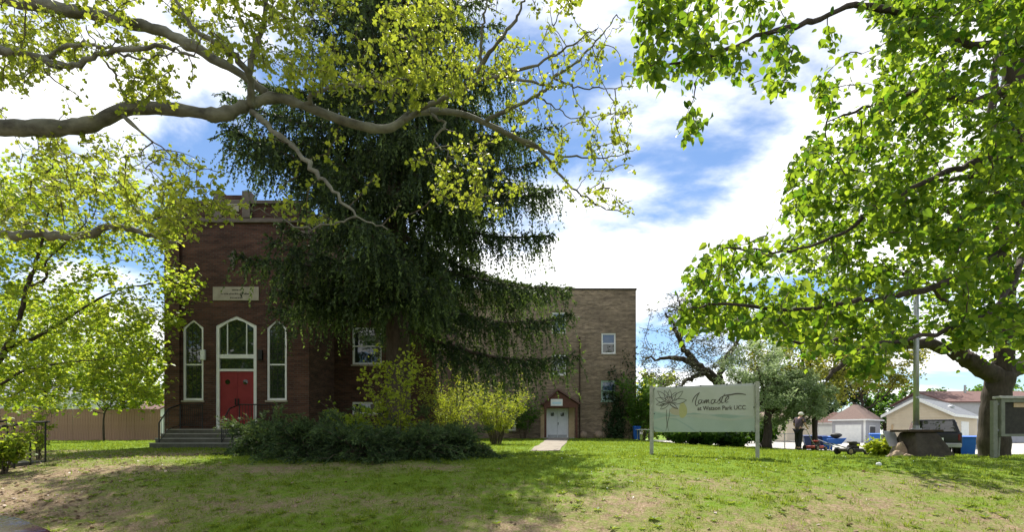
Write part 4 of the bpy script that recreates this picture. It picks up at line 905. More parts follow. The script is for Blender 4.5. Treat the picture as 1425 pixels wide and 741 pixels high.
# ---- Norway spruce with hanging branchlets
def build_spruce():
    base = np.array([PX(553, 17), 17.0, G(-3.8, 17) - .1]); HT = 24.0
    root = thing('spruce_tree', 'huge dark spruce with drooping needle curtains in front of the church', 'tree', base)
    hs = np.linspace(0, HT, 40); rr = .40 * (1 - hs / HT) ** .8 + .03
    pts = [base + np.array([.03 * math.sin(h * .7), .03 * math.cos(h * .5), h]) for h in hs]
    MB().tube(pts, list(rr), 14).build('trunk', 'bark_spruce', root, smooth=True, fix=False)
    hh = [0, 3.0, 5, 7.5, 11, 15, 20, 24]; ll = [6.0, 6.3, 6.7, 6.4, 5.3, 3.5, 1.7, .2]
    def blocked(p):
        return (p[0] < -7.3 and p[1] > 19.3) or (p[0] < -2.9 and p[1] > 22.3)
    Vn = []; Vv = []; NB = 0; h = 4.1
    ra = np.random.default_rng(5); az0 = 0.0
    strands_p, strands_d, strands_l, strands_h = [], [], [], []; twm = MB()
    while h < HT - .4:
        nb = 5; az0 += ra.uniform(.4, 1.2)
        for kb in range(nb):
            az = az0 + 2 * math.pi * kb / nb + ra.normal(0, .18); hb = h + ra.uniform(-.2, .2)
            L = np.interp(hb, hh, ll) * ra.uniform(.72, 1.05)
            if hb > 7 and ra.random() < .12: continue
            if 4.6 < hb < 10.5 and math.cos(az) > .45 and math.sin(az) > -.55 and ra.random() < .42: continue
            if 4.9 < hb < 7.6 and math.cos(az) > .5: L *= .74
            if math.cos(az) > .55: L = np.interp(hb, hh, ll) * ra.uniform(.82, 1.02)
            if hb < 8.3 and math.cos(az) < -.1: L *= .84
            if math.sin(az) < -.3: L *= .85
            if hb < 5.6 and math.sin(az) > .15: continue
            if 8.3 < hb < 11 and math.cos(az) < -.6: L = np.interp(hb, hh, ll) * ra.uniform(.88, 1.0)
            if hb < 4.8 and (math.cos(az) < .1 or math.sin(az) < -.6): continue            # the lowest boughs on the church side are gone
            slope = np.interp(hb, [3, 8, 14, 20, 24], [-.20, -.20, -.05, .25, .6]) + ra.normal(0, .06)
            dv = np.array([math.cos(az), math.sin(az), 0]); n = 15; u = np.linspace(0, 1, n)
            q = base[None] + np.array([0, 0, hb])[None] + dv[None] * (u * L)[:, None]
            side = np.array([-dv[1], dv[0], 0]); q = q + side[None] * (np.sin(u * 2.2 + az) * .12 * L * ra.uniform(-.6, .6))[:, None]
            q[:, 2] += L * (slope * u - .06 * np.sin(u * math.pi) + .07 * u ** 3) + np.cumsum(ra.normal(0, .035, n)) * np.minimum(1, u * 3)
            q[:, 2] = np.maximum(q[:, 2], base[2] + 1.2)
            cut = n
            for i in range(n):
                if blocked(q[i]): cut = i; break
            if cut < 4: continue
            q = q[:cut]; Lc = L * (cut - 1) / (n - 1)
            MB().tube(q, list(np.linspace(.018 + .012 * L, .008, cut)), 5, cap=False).build('bough', 'bark_spruce', root, smooth=True, fix=False); NB += 1
            lines = [(q, L, 1.0)]
            ns = int(Lc / .34)
            for k2 in range(ns):                                  # side branches that make each bough a flat fan
                u0 = .14 + .80 * (k2 + ra.random()) / ns; f0 = u0 * (cut - 1); i0 = min(int(f0), cut - 2); p0 = q[i0] + (q[i0 + 1] - q[i0]) * (f0 - i0)
                sg = 1 if k2 % 2 else -1; td = norm(q[i0 + 1] - q[i0]); l2 = min(1.9, .20 + .36 * L * (1 - u0) ** .8) * ra.uniform(.7, 1.15)
                d2 = norm(td * .8 + side * sg * ra.uniform(.7, 1.1) + np.array([0, 0, -.05])); w = np.linspace(0, 1, 6)[:, None]; q2 = p0 + d2 * l2 * w; q2[:, 2] -= .28 * l2 * w[:, 0] ** 1.7
                if blocked(q2[-1]): continue
                lines.append((q2, l2, .75)); twm.tube(q2, list(np.linspace(.012, .004, 6)), 3, cap=False)
            for (ql, Ll, wgt) in lines:
                nq = len(ql); m = max(3, int(Ll / (.085 if hb < 13 else .11)))
                uu = (np.arange(m) + ra.random(m)) / m * .92 + .08
                if wgt == 1.0: uu = .12 + uu * .88
                f = uu * (nq - 1); i0 = np.clip(f.astype(int), 0, nq - 2); ff = (f - i0)[:, None]; pos = ql[i0] * (1 - ff) + ql[i0 + 1] * ff
                tdir = norm(ql[i0 + 1] - ql[i0]); sd2 = norm(np.cross(tdir, np.array([0, 0, 1.0])))
                for sgn in (-1, 1):
                    kk = ra.random(m) < .48
                    d = norm(tdir * .9 + sd2 * sgn * ra.uniform(.4, 1.0, m)[:, None] + np.array([0, 0, -.12]))
                    strands_p.append(pos[kk]); strands_d.append(d[kk]); strands_l.append(ra.uniform(.16, .40, m)[kk]); strands_h.append(np.full(kk.sum(), .8))
                kk = ra.random(m) < .85                             # short tufts that clothe the top of the bough
                strands_p.append(pos[kk]); strands_d.append(norm(tdir[kk] * .8 + ra.normal(0, .6, (kk.sum(), 3)) + np.array([0, 0, .45]))); strands_l.append(ra.uniform(.10, .26, kk.sum())); strands_h.append(np.full(kk.sum(), .3))
                kk = ra.random(m) < (.8 if hb < 14 else .45)
                strands_p.append(pos[kk]); strands_d.append(norm(np.array([0, 0, -1.0]) + ra.normal(0, .2, (kk.sum(), 3)) + tdir[kk] * .3)); strands_l.append((.18 + 1.05 * ra.random(kk.sum()) ** 1.5) * min(1, .35 + L / 7)); strands_h.append(np.full(kk.sum(), .25))
        h += .56 if h < 14 else .54
    sp = np.vstack(strands_p); sd = np.vstack(strands_d); sl = np.concatenate(strands_l); sh = np.concatenate(strands_h); n = len(sp)
    K = 11; u = np.linspace(.04, 1, K)
    pos = sp[:, None, :] + sd[:, None, :] * (u[None, :, None] * sl[:, None, None]); pos[:, :, 2] -= (u[None] ** 2) * sl[:, None] * sh[:, None] * .75
    tan = sd[:, None, :] + np.zeros((1, K, 1)); tan = tan.copy(); tan[:, :, 2] -= 1.5 * u[None] * sh[:, None]; tan = norm(tan)
    twm.build('side_branches', 'bark_spruce', root, fix=False)['kind'] = 'stuff'
    keep = ra.random((n, K)) < np.clip(sl[:, None] / .75, .22, 1)
    pos = pos[keep]; tan = tan[keep]; uu = np.broadcast_to(u[None], (n, K))[keep]; sv = np.broadcast_to(ra.random(n)[:, None], (n, K))[keep]
    Vs, var = [], []
    for rep in range(2):
        m = len(pos); r = norm(ra.normal(0, 1, (m, 3))); d = norm(tan * 1.0 + r * .70)
        ln = ra.uniform(.07, .13, m)[:, None]; w = norm(np.cross(d, ra.normal(0, 1, (m, 3)))) * ra.uniform(.020, .034, m)[:, None]
        p0 = pos + ra.normal(0, .012, (m, 3))
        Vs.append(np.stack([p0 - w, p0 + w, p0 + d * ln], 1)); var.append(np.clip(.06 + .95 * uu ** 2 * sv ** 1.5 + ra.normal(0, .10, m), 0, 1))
    V = np.concatenate(Vs).reshape(-1, 3); var = np.concatenate(var)
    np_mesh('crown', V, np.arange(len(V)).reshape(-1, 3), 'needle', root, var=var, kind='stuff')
    print('spruce needles', len(V) // 3, 'boughs', NB, 'strands', n)
build_spruce()

# ---- junipers under the spruce
def juniper(x, y, rad, ht, label, seed):
    ra = np.random.default_rng(seed); base = np.array([x, y, G(x, y) - .05])
    root = thing('juniper_bush', label, 'bush', base, 0, 'junipers under the spruce')
    mb = MB(); P_, D_, S_ = [], [], []
    for i in range(110):
        az = ra.uniform(0, 6.28); e = ra.uniform(.05, 1.15); L = rad * ra.uniform(.55, 1.1) * (1 if e < .8 else .8) * (1.4 if i % 7 == 0 else 1)
        dv = np.array([math.cos(az) * math.cos(e), math.sin(az) * math.cos(e), math.sin(e) * ht / rad * 1.15]); n = 9; u = np.linspace(0, 1, n)
        q = base[None] + dv[None] * (u * L)[:, None]; q[:, 2] += .14 * np.sin(u * 3) - .26 * L * u ** 2.2 * (1.1 - e * .4); q += ra.normal(0, .015, q.shape)
        q[:, 2] = np.maximum(q[:, 2], base[2] + .10)
        mb.tube(q, list(np.linspace(.016, .004, n)), 4, cap=False)
        m = int(L / .062); f = (ra.random(m) * .70 + .30) * (n - 1); i0 = np.clip(f.astype(int), 0, n - 2); ff = (f - i0)[:, None]
        P_.append(q[i0] * (1 - ff) + q[i0 + 1] * ff); D_.append(norm(norm(q[i0 + 1] - q[i0]) * 1.2 + ra.normal(0, .55, (m, 3)) * np.array([1, 1, .45]))); S_.append(ra.uniform(.12, .30, m))
    mb.build('branches', 'twig', root, fix=False)['kind'] = 'stuff'
    sp = np.vstack(P_); sd = np.vstack(D_); sl = np.concatenate(S_); n = len(sp); K = 8; u = np.linspace(.1, 1, K)
    pos = sp[:, None] + sd[:, None] * (u[None, :, None] * sl[:, None, None]); pos[:, :, 2] -= .2 * u[None] ** 2 * sl[:, None]
    tan = np.repeat(sd[:, None], K, 1).reshape(-1, 3); pos = pos.reshape(-1, 3); uu = np.tile(u, n); sv = np.repeat(ra.random(n), K)
    m = len(pos); d = norm(tan + ra.normal(0, .45, (m, 3))); ln = ra.uniform(.055, .12, m)[:, None]; w = norm(np.cross(d, ra.normal(0, 1, (m, 3)))) * ra.uniform(.010, .020, m)[:, None]
    V = np.stack([pos - w, pos + w, pos + d * ln], 1).reshape(-1, 3)
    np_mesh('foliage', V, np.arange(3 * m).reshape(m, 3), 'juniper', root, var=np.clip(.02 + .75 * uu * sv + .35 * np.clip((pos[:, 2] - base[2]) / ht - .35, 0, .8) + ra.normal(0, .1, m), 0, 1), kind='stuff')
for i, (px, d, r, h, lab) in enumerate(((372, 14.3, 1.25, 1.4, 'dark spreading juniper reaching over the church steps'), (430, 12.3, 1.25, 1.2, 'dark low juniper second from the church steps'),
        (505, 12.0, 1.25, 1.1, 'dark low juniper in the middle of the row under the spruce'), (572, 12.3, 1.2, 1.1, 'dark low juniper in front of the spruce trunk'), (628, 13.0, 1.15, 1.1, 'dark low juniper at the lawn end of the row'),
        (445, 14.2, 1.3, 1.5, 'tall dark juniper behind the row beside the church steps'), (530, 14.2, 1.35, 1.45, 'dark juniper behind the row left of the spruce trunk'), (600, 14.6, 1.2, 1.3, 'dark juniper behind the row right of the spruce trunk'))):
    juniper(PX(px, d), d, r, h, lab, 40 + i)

# ---- leafy shrubs built from upright stems
def stem_shrub(name, label, x, y, n, ht, spread, leaf, per, size, shape='narrow', cat='shrub', group=None, twigmat='twig', seed=1, up=.45, lo=.25, bend=.5):
    ra = np.random.default_rng(seed); base = np.array([x, y, G(x, y) - .04]); root = thing(name, label, cat, base, 0, group); mb = MB(); ends = []
    for i in range(n):
        az = ra.uniform(0, 6.28); r = spread * math.sqrt(ra.random()); H = ht * ra.uniform(.55, 1.0); k = 8; u = np.linspace(0, 1, k)
        q = base[None] + np.stack([math.cos(az) * (r * .15 + r * u ** (1 + bend)), math.sin(az) * (r * .15 + r * u ** (1 + bend)), H * u - .12 * H * u ** 3], 1) + np.vstack([np.zeros(3), ra.normal(0, .025, (k - 1, 3))])
        mb.tube(q, list(np.linspace(.013, .003, k)), 4, cap=False); ends.append(q)
        for j in range(3):
            i0 = ra.integers(2, k - 1); d = norm(np.array([ra.normal(0, 1), ra.normal(0, 1), ra.uniform(.3, 1.2)])); L = H * ra.uniform(.12, .32); uu = np.linspace(0, 1, 5)[:, None]
            q2 = q[i0] + d * L * uu + ra.normal(0, .01, (5, 3)); mb.tube(q2, list(np.linspace(.007, .002, 5)), 3, cap=False); ends.append(q2)
    mb.build('stems', twigmat, root, fix=False)['kind'] = 'stuff'
    c = along(ends, per, .05, lo); add_leaves(root, c, RNG.uniform(size[0], size[1], len(c)), leaf, shape, up, .1, name='foliage')
    return root
stem_shrub('leafy_shrub', 'tall pale green shrub with bare upright stems growing among the junipers', PX(552, 13.2), 13.2, 20, 3.1, .9, 'leaf_yellowgreen', 20, (.05, .10), 'lobed', seed=3, lo=.25)
stem_shrub('leafy_shrub', 'low bright green shrub poking through the junipers near the basement window', PX(495, 12.9), 12.9, 14, 1.75, .8, 'leaf_maple', 16, (.05, .10), 'lobed', seed=5)
stem_shrub('forsythia_bush', 'glowing yellow green bush beside the spruce trunk', PX(622, 20.5), 20.5, 40, 3.6, 1.5, 'leaf_yellowgreen', 26, (.06, .11), 'narrow', group=None, seed=7)
stem_shrub('forsythia_bush', 'glowing yellow green bush at the lawn edge near the brick building', PX(690, 23), 23.0, 50, 3.3, 1.7, 'leaf_yellowgreen', 30, (.07, .12), 'narrow', seed=9)
stem_shrub('forsythia_bush', 'yellow green bush against the wall between spruce and brick building', PX(640, 27), 27.0, 36, 3.6, 2.0, 'leaf_yellowgreen', 18, (.07, .13), 'narrow', seed=10)
stem_shrub('leafy_shrub', 'light green shrub growing round the iron handrail', PX(2, 10.2), 10.2, 18, 1.4, .55, 'leaf_maple', 13, (.05, .10), 'lobed', seed=11)
stem_shrub('leafy_shrub', 'thin light green sapling in front of the iron handrail', PX(52, 11.9), 11.9, 8, 1.45, .3, 'leaf_maple', 11, (.05, .09), 'lobed', seed=12)
stem_shrub('leafy_shrub', 'small bright green weedy shrub beside the concrete stump', PX(1228, 16.3), 16.3, 22, .75, .5, 'leaf_yellowgreen', 14, (.07, .13), 'lobed', seed=13)
stem_shrub('evergreen_bush', 'tall green bush against the corner of the brick building', PX(893, 34.6), 34.6, 46, 5.2, 1.6, 'leaf_green', 26, (.09, .17), 'lobed', seed=14, up=.5)
stem_shrub('leafy_shrub', 'thin dark shrub climbing the brick wall beside the porch', PX(728, 34.8), 34.8, 22, 3.6, 1.3, 'leaf_green', 16, (.09, .15), 'lobed', seed=15)
for i, (px, d, h, lab) in enumerate(((945, 29.0, 1.15, 'dark hedge bush behind the sign near the blue bin'), (965, 29.6, 1.15, 'dark hedge bush behind the lotus end of the sign'), (985, 29.2, 1.1, 'dark hedge bush behind the middle of the sign'), (1005, 29.5, 1.15, 'dark hedge bush between two others behind the sign'), (1025, 29.0, 1.15, 'dark hedge bush behind the sign near its right post'), (1062, 30.5, 2.3, 'bright green bush beside the chain link fence'))):
    stem_shrub('hedge_bush', lab, PX(px, d), d, 44, h, 1.15, ('leaf_green', 'leaf_dark')[i % 2] if i < 5 else 'leaf_green', 22, (.09, .16), 'lobed', seed=60 + i, group='bushes behind the sign')

# ---- ivy on the brick corner
def build_ivy():
    y = 35.93; base = (PX(868, y), y, G(8, y)); root = thing('ivy', 'dark ivy climbing the right corner of the brick building', 'ivy', base); mb = MB(); ends = []
    for i in range(26):
        x = PX(RNG.uniform(843, 884), y); H = RNG.uniform(2.5, 6.6) * (1 if x > PX(855, y) else .6); k = 12; u = np.linspace(0, 1, k)
        q = np.stack([x + np.cumsum(RNG.normal(0, .09, k)), np.full(k, y), base[2] + H * u], 1); q[:, 0] = np.minimum(q[:, 0], 8.65); mb.tube(q, list(np.linspace(.015, .004, k)), 4, cap=False); ends.append(q)
    mb.build('stems', 'twig', root, fix=False)['kind'] = 'stuff'
    c = along(ends, 70, .12, .03); c[:, 1] = y - np.abs(RNG.normal(0, .07, len(c))); add_leaves(root, c, RNG.uniform(.08, .15, len(c)), 'leaf_dark', 'heart', .2, .6, name='foliage')
build_ivy()

# ---- trees farther back
def back_tree(name, label, x, y, ht, rad, trunk_h, leaf, nleaf, size, bark='bark', seed=1, nt=140, crown_lo=.3, shape='heart', group=None, lean=(0, 0), rt=.22, flat=1.0, per=None):
    ra = np.random.default_rng(seed); b = np.array([x, y, G(x, y) - .1]); t = Tree(name, label, b, bark, group=group)
    top = b + np.array([lean[0], lean[1], ht * .78])
    t.limb([b, b + np.array([lean[0] * .25, lean[1] * .25, trunk_h]), (b + top) / 2 + ra.normal(0, .2, 3), top], rt, rt * .25, 'trunk', 9, wob=min(.03, rt * .12))
    for i in range(7):
        az = i * 2.4 + ra.random(); e = ra.uniform(.25, .9); p0 = b + np.array([lean[0] * .3, lean[1] * .3, trunk_h * ra.uniform(.85, 1.5)]); L = rad * ra.uniform(.6, .95)
        d = np.array([math.cos(az) * math.cos(e), math.sin(az) * math.cos(e), math.sin(e)])
        t.limb([p0, p0 + d * L * .4 + ra.normal(0, .1, 3), p0 + d * L * .75 + np.array([0, 0, .15 * L]), p0 + d * L + np.array([0, 0, .35 * L])], rt * .45, min(.025, rt * .3), wob=min(.04, rt * .15), n=6)
    v = norm(ra.normal(0, 1, (nt, 3))) * (ra.random((nt, 1)) ** .4); cz = b[2] + ht * (crown_lo + 1) / 2; hz = ht * (1 - crown_lo) / 2
    tg = np.stack([b[0] + lean[0] * .7 + v[:, 0] * rad, b[1] + lean[1] * .7 + v[:, 1] * rad * flat, cz + v[:, 2] * hz], 1)
    ends = t.grow(tg, .03, .14, .05, 5)
    c = along(ends, per or nleaf / nt, rad * .055, .25); add_leaves(t.root, c, RNG.uniform(size[0], size[1], len(c)), leaf, shape, .5, .4)
    t.finish(); return t
def build_bare_tree():
    d = 31.0; b = P(1010, 612, d); b[2] = G(b[0], d) - .1
    t = Tree('old_tree', 'old leaning dark tree with twisted limbs and few buds behind the sign', b, 'bark')
    t.limb([b] + pp((1012, 580, d), (1004, 540, d), (985, 520, d), (962, 505, d)), .34, .24, 'trunk', 10, wob=.03)
    t.limb(pp((975, 514, d), (955, 490, d), (945, 470, d - .4), (935, 448, d - .6), (925, 436, d - .7)), .22, .05, wob=.05)
    t.limb(pp((962, 505, d), (940, 498, d + .3), (915, 500, d + .6), (893, 497, d + .9)), .20, .03, wob=.05)
    t.limb(pp((947, 472, d), (952, 452, d + .3), (945, 425, d + .4), (940, 405, d + .5)), .13, .03, wob=.05)
    t.limb(pp((985, 520, d), (965, 525, d - .5), (950, 535, d - .8), (935, 545, d - 1)), .18, .04, wob=.05)
    t.limb(pp((1000, 532, d), (1010, 500, d + .5), (1030, 470, d + .8), (1040, 440, d + 1)), .18, .04, wob=.05)
    tg = np.vstack([sample([(888, 440), (930, 405), (1000, 430), (1060, 440), (1050, 520), (990, 515), (940, 540), (890, 530)], 650, d - 2.5, d + 2.5, .3, 51)])
    ends = t.grow(tg, .07, .16, .05, 6, .016); c = along(ends, 13, .14, .3); add_leaves(t.root, c, RNG.uniform(.10, .20, len(c)), 'bud', 'narrow', .4, .3)
    t.finish('bark')
build_bare_tree()
bt = back_tree
bt('willow_tree', 'grey green feathery tree with dark trunk behind the sign post', PX(1068, 27.6), 27.6, 6.2, 2.8, 2.2, 'leaf_willow', 11000, (.12, .22), seed=71, crown_lo=.22, shape='narrow', rt=.26)
bt('willow_tree', 'smaller grey green tree overhanging the chain link fence', PX(1110, 27.8), 27.8, 4.6, 2.0, 1.8, 'leaf_willow', 13000, (.12, .22), seed=72, crown_lo=.30, shape='narrow', rt=.15)
bt('maple_tree', 'gold leaved maple with straight grey trunk beside the blue bins', PX(1133, 29), 29, 9.0, 3.6, 2.6, 'leaf_gold', 8000, (.10, .18), seed=73, crown_lo=.32, rt=.15)
bt('maple_tree', 'gold leaved maple rising behind the hip roofed garage', PX(1200, 69), 69, 16, 7.5, 4, 'leaf_gold', 11000, (.2, .34), seed=74, crown_lo=.36, rt=.25)
bt('dense_tree', 'dark dense tree behind the hip roofed garage', PX(1165, 84), 84, 11.5, 4.5, 1.8, 'leaf_dark', 6000, (.25, .4), seed=75, crown_lo=.15, rt=.3)
bt('dense_tree', 'mid green tree rising behind the hip roofed garage', PX(1232, 82), 82, 10, 4.6, 1.8, 'leaf_green', 6000, (.25, .4), seed=76, crown_lo=.15, rt=.3)
bt('dense_tree', 'mid green tree beside the beige garage roof', PX(1300, 90), 90, 9, 4.5, 1.8, 'leaf_green', 5000, (.25, .42), seed=77, crown_lo=.2, rt=.3)
bt('bright_tree', 'yellow green tree behind the corner of the brick building', PX(905, 52), 52, 7.8, 3.6, 1.8, 'leaf_yellowgreen', 7000, (.2, .32), seed=78, crown_lo=.1, rt=.25)
bt('bright_tree', 'green tree behind the old leaning tree', PX(985, 58), 58, 5.6, 4.4, 1.5, 'leaf_green', 6000, (.25, .4), seed=79, crown_lo=.1, rt=.25)
bt('bright_tree', 'tall yellow green tree behind the cedar fence near the church', PX(170, 36), 36, 10.0, 4.2, 2.5, 'leaf_maple', 8000, (.14, .24), seed=80, crown_lo=.12, rt=.2)
bt('bright_tree', 'tall pale green tree behind the cedar fence by the grey house', PX(60, 38), 38, 12.0, 5.0, 2.5, 'leaf_maple', 8000, (.16, .26), seed=81, crown_lo=.15, rt=.25)
bt('bright_tree', 'slender sapling standing before the cedar fence', PX(145, 28.5), 28.5, 6.0, 1.7, 1.6, 'leaf_maple', 2200, (.10, .18), seed=82, crown_lo=.3, rt=.06, nt=70)
for i, (px, d, ht, r, lf, lab) in enumerate(((-60, 62, 9, 6, 'leaf_green', 'distant green tree beyond the grey house at the far left'), (120, 66, 9, 6, 'leaf_green', 'distant green tree between the two houses behind the fence'), (215, 70, 9, 6, 'leaf_maple', 'distant green tree right behind the church corner'),
        (1050, 75, 7.5, 6, 'leaf_green', 'distant green tree far behind the grey green willow'), (1095, 85, 8.5, 6, 'leaf_dark', 'distant dark tree far behind the beige house'), (1400, 75, 9, 7, 'leaf_green', 'distant green tree far behind the red brown roof'), (930, 80, 6, 6, 'leaf_green', 'distant low green tree beyond the brick building'))):
    bt('distant_tree', lab, PX(px, d), d, ht, r, 1.8, lf, 4500, (.3, .5), seed=90 + i, crown_lo=.08, rt=.3, group='distant trees', nt=90)

# ---- street trees and a house across the road (they show in the window panes)
for i, (x, y, lab) in enumerate(((-37, -14, 'street tree across the road facing the church'), (-29, -14, 'street tree across the road at the corner opposite the fence'), (-21, -13, 'street tree across the road opposite the spruce'))):
    bt('street_tree', lab, x, y, 16, 6.5, 2.4, 'leaf_green', 9000, (.30, .5), seed=120 + i, crown_lo=.08, rt=.3, group='street trees across the road', nt=90)

# ================================================================== OBJECTS
def build_sign():
    L0 = np.array([3.83, 14.0]); R0 = np.array([6.13, 12.8]); W = float(np.linalg.norm(R0 - L0)); rz = math.atan2(R0[1] - L0[1], R0[0] - L0[0])
    z0 = G(L0[0], L0[1]); root = thing('banner_sign', 'pale green banner sign with lotus drawing on two posts', 'sign', (L0[0], L0[1], z0), rz)
    M['banner'] = pmat('vinyl_banner', (.40, .43, .37), (.46, .48, .42), 2.2, .5, .15, 3); M['wave_d'] = pmat('teal_print', (.26, .34, .29), (.30, .38, .32), 3, .5)
    M['wave_m'] = pmat('green_print', (.32, .39, .33), (.36, .43, .36), 3, .5); M['wave_l'] = pmat('pale_print', (.36, .40, .33), (.40, .43, .36), 3, .5); M['ink'] = pmat('brown_ink', (.075, .072, .06), (.11, .10, .085), 3, .6)
    M['yellow_print'] = pmat('yellow_print', (.36, .36, .15), (.41, .40, .18), 3, .5); M['peach_print'] = pmat('peach_print', (.38, .35, .24), (.42, .38, .27), 3, .5); M['petal_print'] = pmat('petal_print', (.42, .41, .35), (.45, .44, .38), 3, .5)
    zt, zb = 1.87 - z0, .635 - z0
    for x in (-.055, W - .035): MB().box(x, x + .09, -.045, .045, -.35, zt + .03).build('post', 'sign_post', root, local=True, bevel=.006)
    for z in (zb + .06, zt - .10): MB().box(.036, W - .036, .012, .05, z, z + .09).build('back_rail', 'sign_post', root, local=True)
    x0, x1 = .045, W - .045
    NX, NZ = 44, 16; vs_ = []; sag = lambda u: -.012 * abs(math.sin(u * math.pi * 4)) ** .7
    def depth(u, v): return -.012 - .008 * math.sin(u * 9 + v * 3) * math.sin(v * 3.1) - .005 * math.sin(u * 23 + v * 7)
    for j in range(NZ + 1):
        for i in range(NX + 1):
            u, v = i / NX, j / NZ; vs_.append((x0 + (x1 - x0) * u, depth(u, v), zb + (zt - zb) * v + (sag(u) if j == NZ else 0)))
    bn = MB().add(vs_, [(j * (NX + 1) + i, j * (NX + 1) + i + 1, (j + 1) * (NX + 1) + i + 1, (j + 1) * (NX + 1) + i) for j in range(NZ) for i in range(NX)]).build('banner', 'banner', root, local=True, smooth=True, fix=False)
    so = bn.modifiers.new('thick', 'SOLIDIFY'); so.thickness = .004; so.offset = 1 if False else -1
    def uv(px, py): return (px - 95) / 1255.0, (640 - py) / 585.0
    def pt(px, py, lift): u, v = uv(px, py); return (x0 + (x1 - x0) * u, depth(u, v) - lift, zb + (zt - zb) * v)
    def region(name, top, bot, mat, lift):               # band between two curves given in sign coordinates
        xs = np.linspace(top[0][0], top[-1][0], 50); a = np.interp(xs, [p[0] for p in top], [p[1] for p in top]); b = np.interp(xs, [p[0] for p in bot], [p[1] for p in bot]); m = 7
        V = [pt(x, ya + (yb - ya) * k / m, lift) for x, ya, yb in zip(xs, a, b) for k in range(m + 1)]
        return MB().add(V, [(i * (m + 1) + k, i * (m + 1) + k + 1, (i + 1) * (m + 1) + k + 1, (i + 1) * (m + 1) + k) for i in range(49) for k in range(m)]).build(name, mat, bn, local=True, fix=False)
    region('wave_print', [(98, 370), (300, 395), (540, 400), (800, 425), (1000, 420), (1347, 450)], [(98, 636), (1347, 636)], 'wave_m', .0025)
    region('wave_print', [(98, 375), (200, 400), (400, 430), (620, 395), (800, 425), (1000, 422), (1200, 450)], [(98, 470), (250, 440), (420, 455), (700, 440), (900, 470), (1050, 475), (1200, 452)], 'wave_d', .0036)
    region('wave_print', [(98, 492), (250, 440), (380, 440), (560, 420), (750, 420), (950, 460), (1100, 480), (1347, 440)], [(98, 502), (250, 462), (380, 462), (560, 442), (750, 470), (950, 490), (1100, 500), (1347, 470)], 'wave_l', .0047)
    region('wave_print', [(300, 462), (400, 470), (560, 560), (660, 632)], [(300, 470), (400, 485), (540, 570), (630, 634)], 'wave_d', .0047)
    region('wave_print', [(98, 560), (200, 600), (260, 632)], [(98, 590), (180, 615), (240, 636)], 'wave_d', .0047)
    def blob(name, cx, cy_, rx, ry, mat, lift, rot=0):
        n = 28; P_ = []
        for k in range(n):
            a = 2 * math.pi * k / n; q = 1 + .06 * math.sin(3 * a + 1); xx, yy = rx * q * math.cos(a), ry * q * math.sin(a); P_.append(pt(cx + xx * math.cos(rot) - yy * math.sin(rot), cy_ + xx * math.sin(rot) + yy * math.cos(rot), lift))
        c0 = pt(cx, cy_, lift); return MB().add([c0] + P_, [(0, (k + 1) % n + 1, k + 1) for k in range(n)]).build(name, mat, bn, local=True, fix=False)
    blob('peach_leaf', 385, 375, 75, 48, 'peach_print', .0052, .4); blob('yellow_leaf', 480, 365, 52, 98, 'yellow_print', .0060)
    blob('lotus_heart', 300, 232, 46, 42, 'petal_print', .0066)
    def stroke(name, pts, w, lift=.0075, mat='ink', parent=bn, taper=True):
        q = catmull([(a, b, 0) for a, b in pts], 5) if len(pts) > 2 else np.array([(a, b, 0) for a, b in pts], float); n = len(q); V = []
        for i in range(n):
            t = q[min(i + 1, n - 1)] - q[max(i - 1, 0)]; t = t / (np.linalg.norm(t) + 1e-9); nx_, ny_ = -t[1], t[0]
            ww = w * (.45 + .55 * math.sin(math.pi * (i + .5) / n) if taper else 1) / 2
            for sg in (-1, 1): V.append(pt(q[i][0] + sg * nx_ * ww, q[i][1] + sg * ny_ * ww, lift))
        return MB().add(V, [(2 * i, 2 * i + 1, 2 * i + 3, 2 * i + 2) for i in range(n - 1)]).build(name, mat, parent, local=True, fix=False)
    def petal(cx, cy_, tx, ty, bul, w=7):
        dx, dy = tx - cx, ty - cy_; nx_, ny_ = -dy * bul, dx * bul
        for sg in (-1, 1): stroke('petal_line', [(cx, cy_), (cx + dx * .35 + sg * nx_, cy_ + dy * .35 + sg * ny_), (cx + dx * .72 + sg * nx_ * .8, cy_ + dy * .72 + sg * ny_ * .8), (tx, ty)], w)
    for tx, ty, bul in ((120, 205, .16), (150, 108, .14), (240, 105, .16), (310, 95, .15), (395, 130, .17), (485, 120, .13), (530, 236, .14), (130, 285, .13), (185, 345, .15), (415, 345, .12)): petal(308, 262, tx, ty, bul)
    stroke('petal_line', [(255, 250), (258, 205), (300, 192), (342, 205), (348, 255)], 10); stroke('petal_line', [(180, 290), (240, 275), (300, 262), (350, 268), (400, 262)], 12); stroke('petal_line', [(310, 285), (345, 310), (385, 335), (420, 338)], 14)
    stroke('stem_line', [(272, 345), (266, 430), (275, 540), (258, 626)], 8); stroke('stem_line', [(312, 340), (305, 430), (280, 540), (298, 628)], 7)
    le = [[(598, 270), (612, 228), (645, 182), (692, 146)], [(692, 146), (665, 190), (645, 245), (640, 290), (655, 312), (676, 292)],
          [(716, 242), (692, 240), (676, 262), (682, 285), (702, 282), (718, 255), (724, 240), (718, 270), (736, 284)], [(736, 284), (748, 246), (752, 282), (768, 244), (777, 246), (777, 281), (795, 244), (804, 247), (804, 279), (826, 282)],
          [(876, 242), (851, 240), (834, 262), (840, 287), (862, 284), (878, 256), (885, 238), (880, 272), (898, 283)], [(898, 283), (926, 250), (948, 222), (938, 250), (947, 272), (932, 290), (910, 284)],
          [(1003, 172), (976, 215), (960, 255), (966, 284), (988, 278)], [(988, 278), (1020, 256), (1046, 222), (1036, 204), (1014, 226), (1004, 256), (1016, 280), (1042, 268)]]
    for q in le: stroke('script_letter', q, 11)
    stroke('script_letter', [(945, 222), (1000, 195), (1060, 188), (1130, 178), (1190, 180), (1247, 192)], 16)
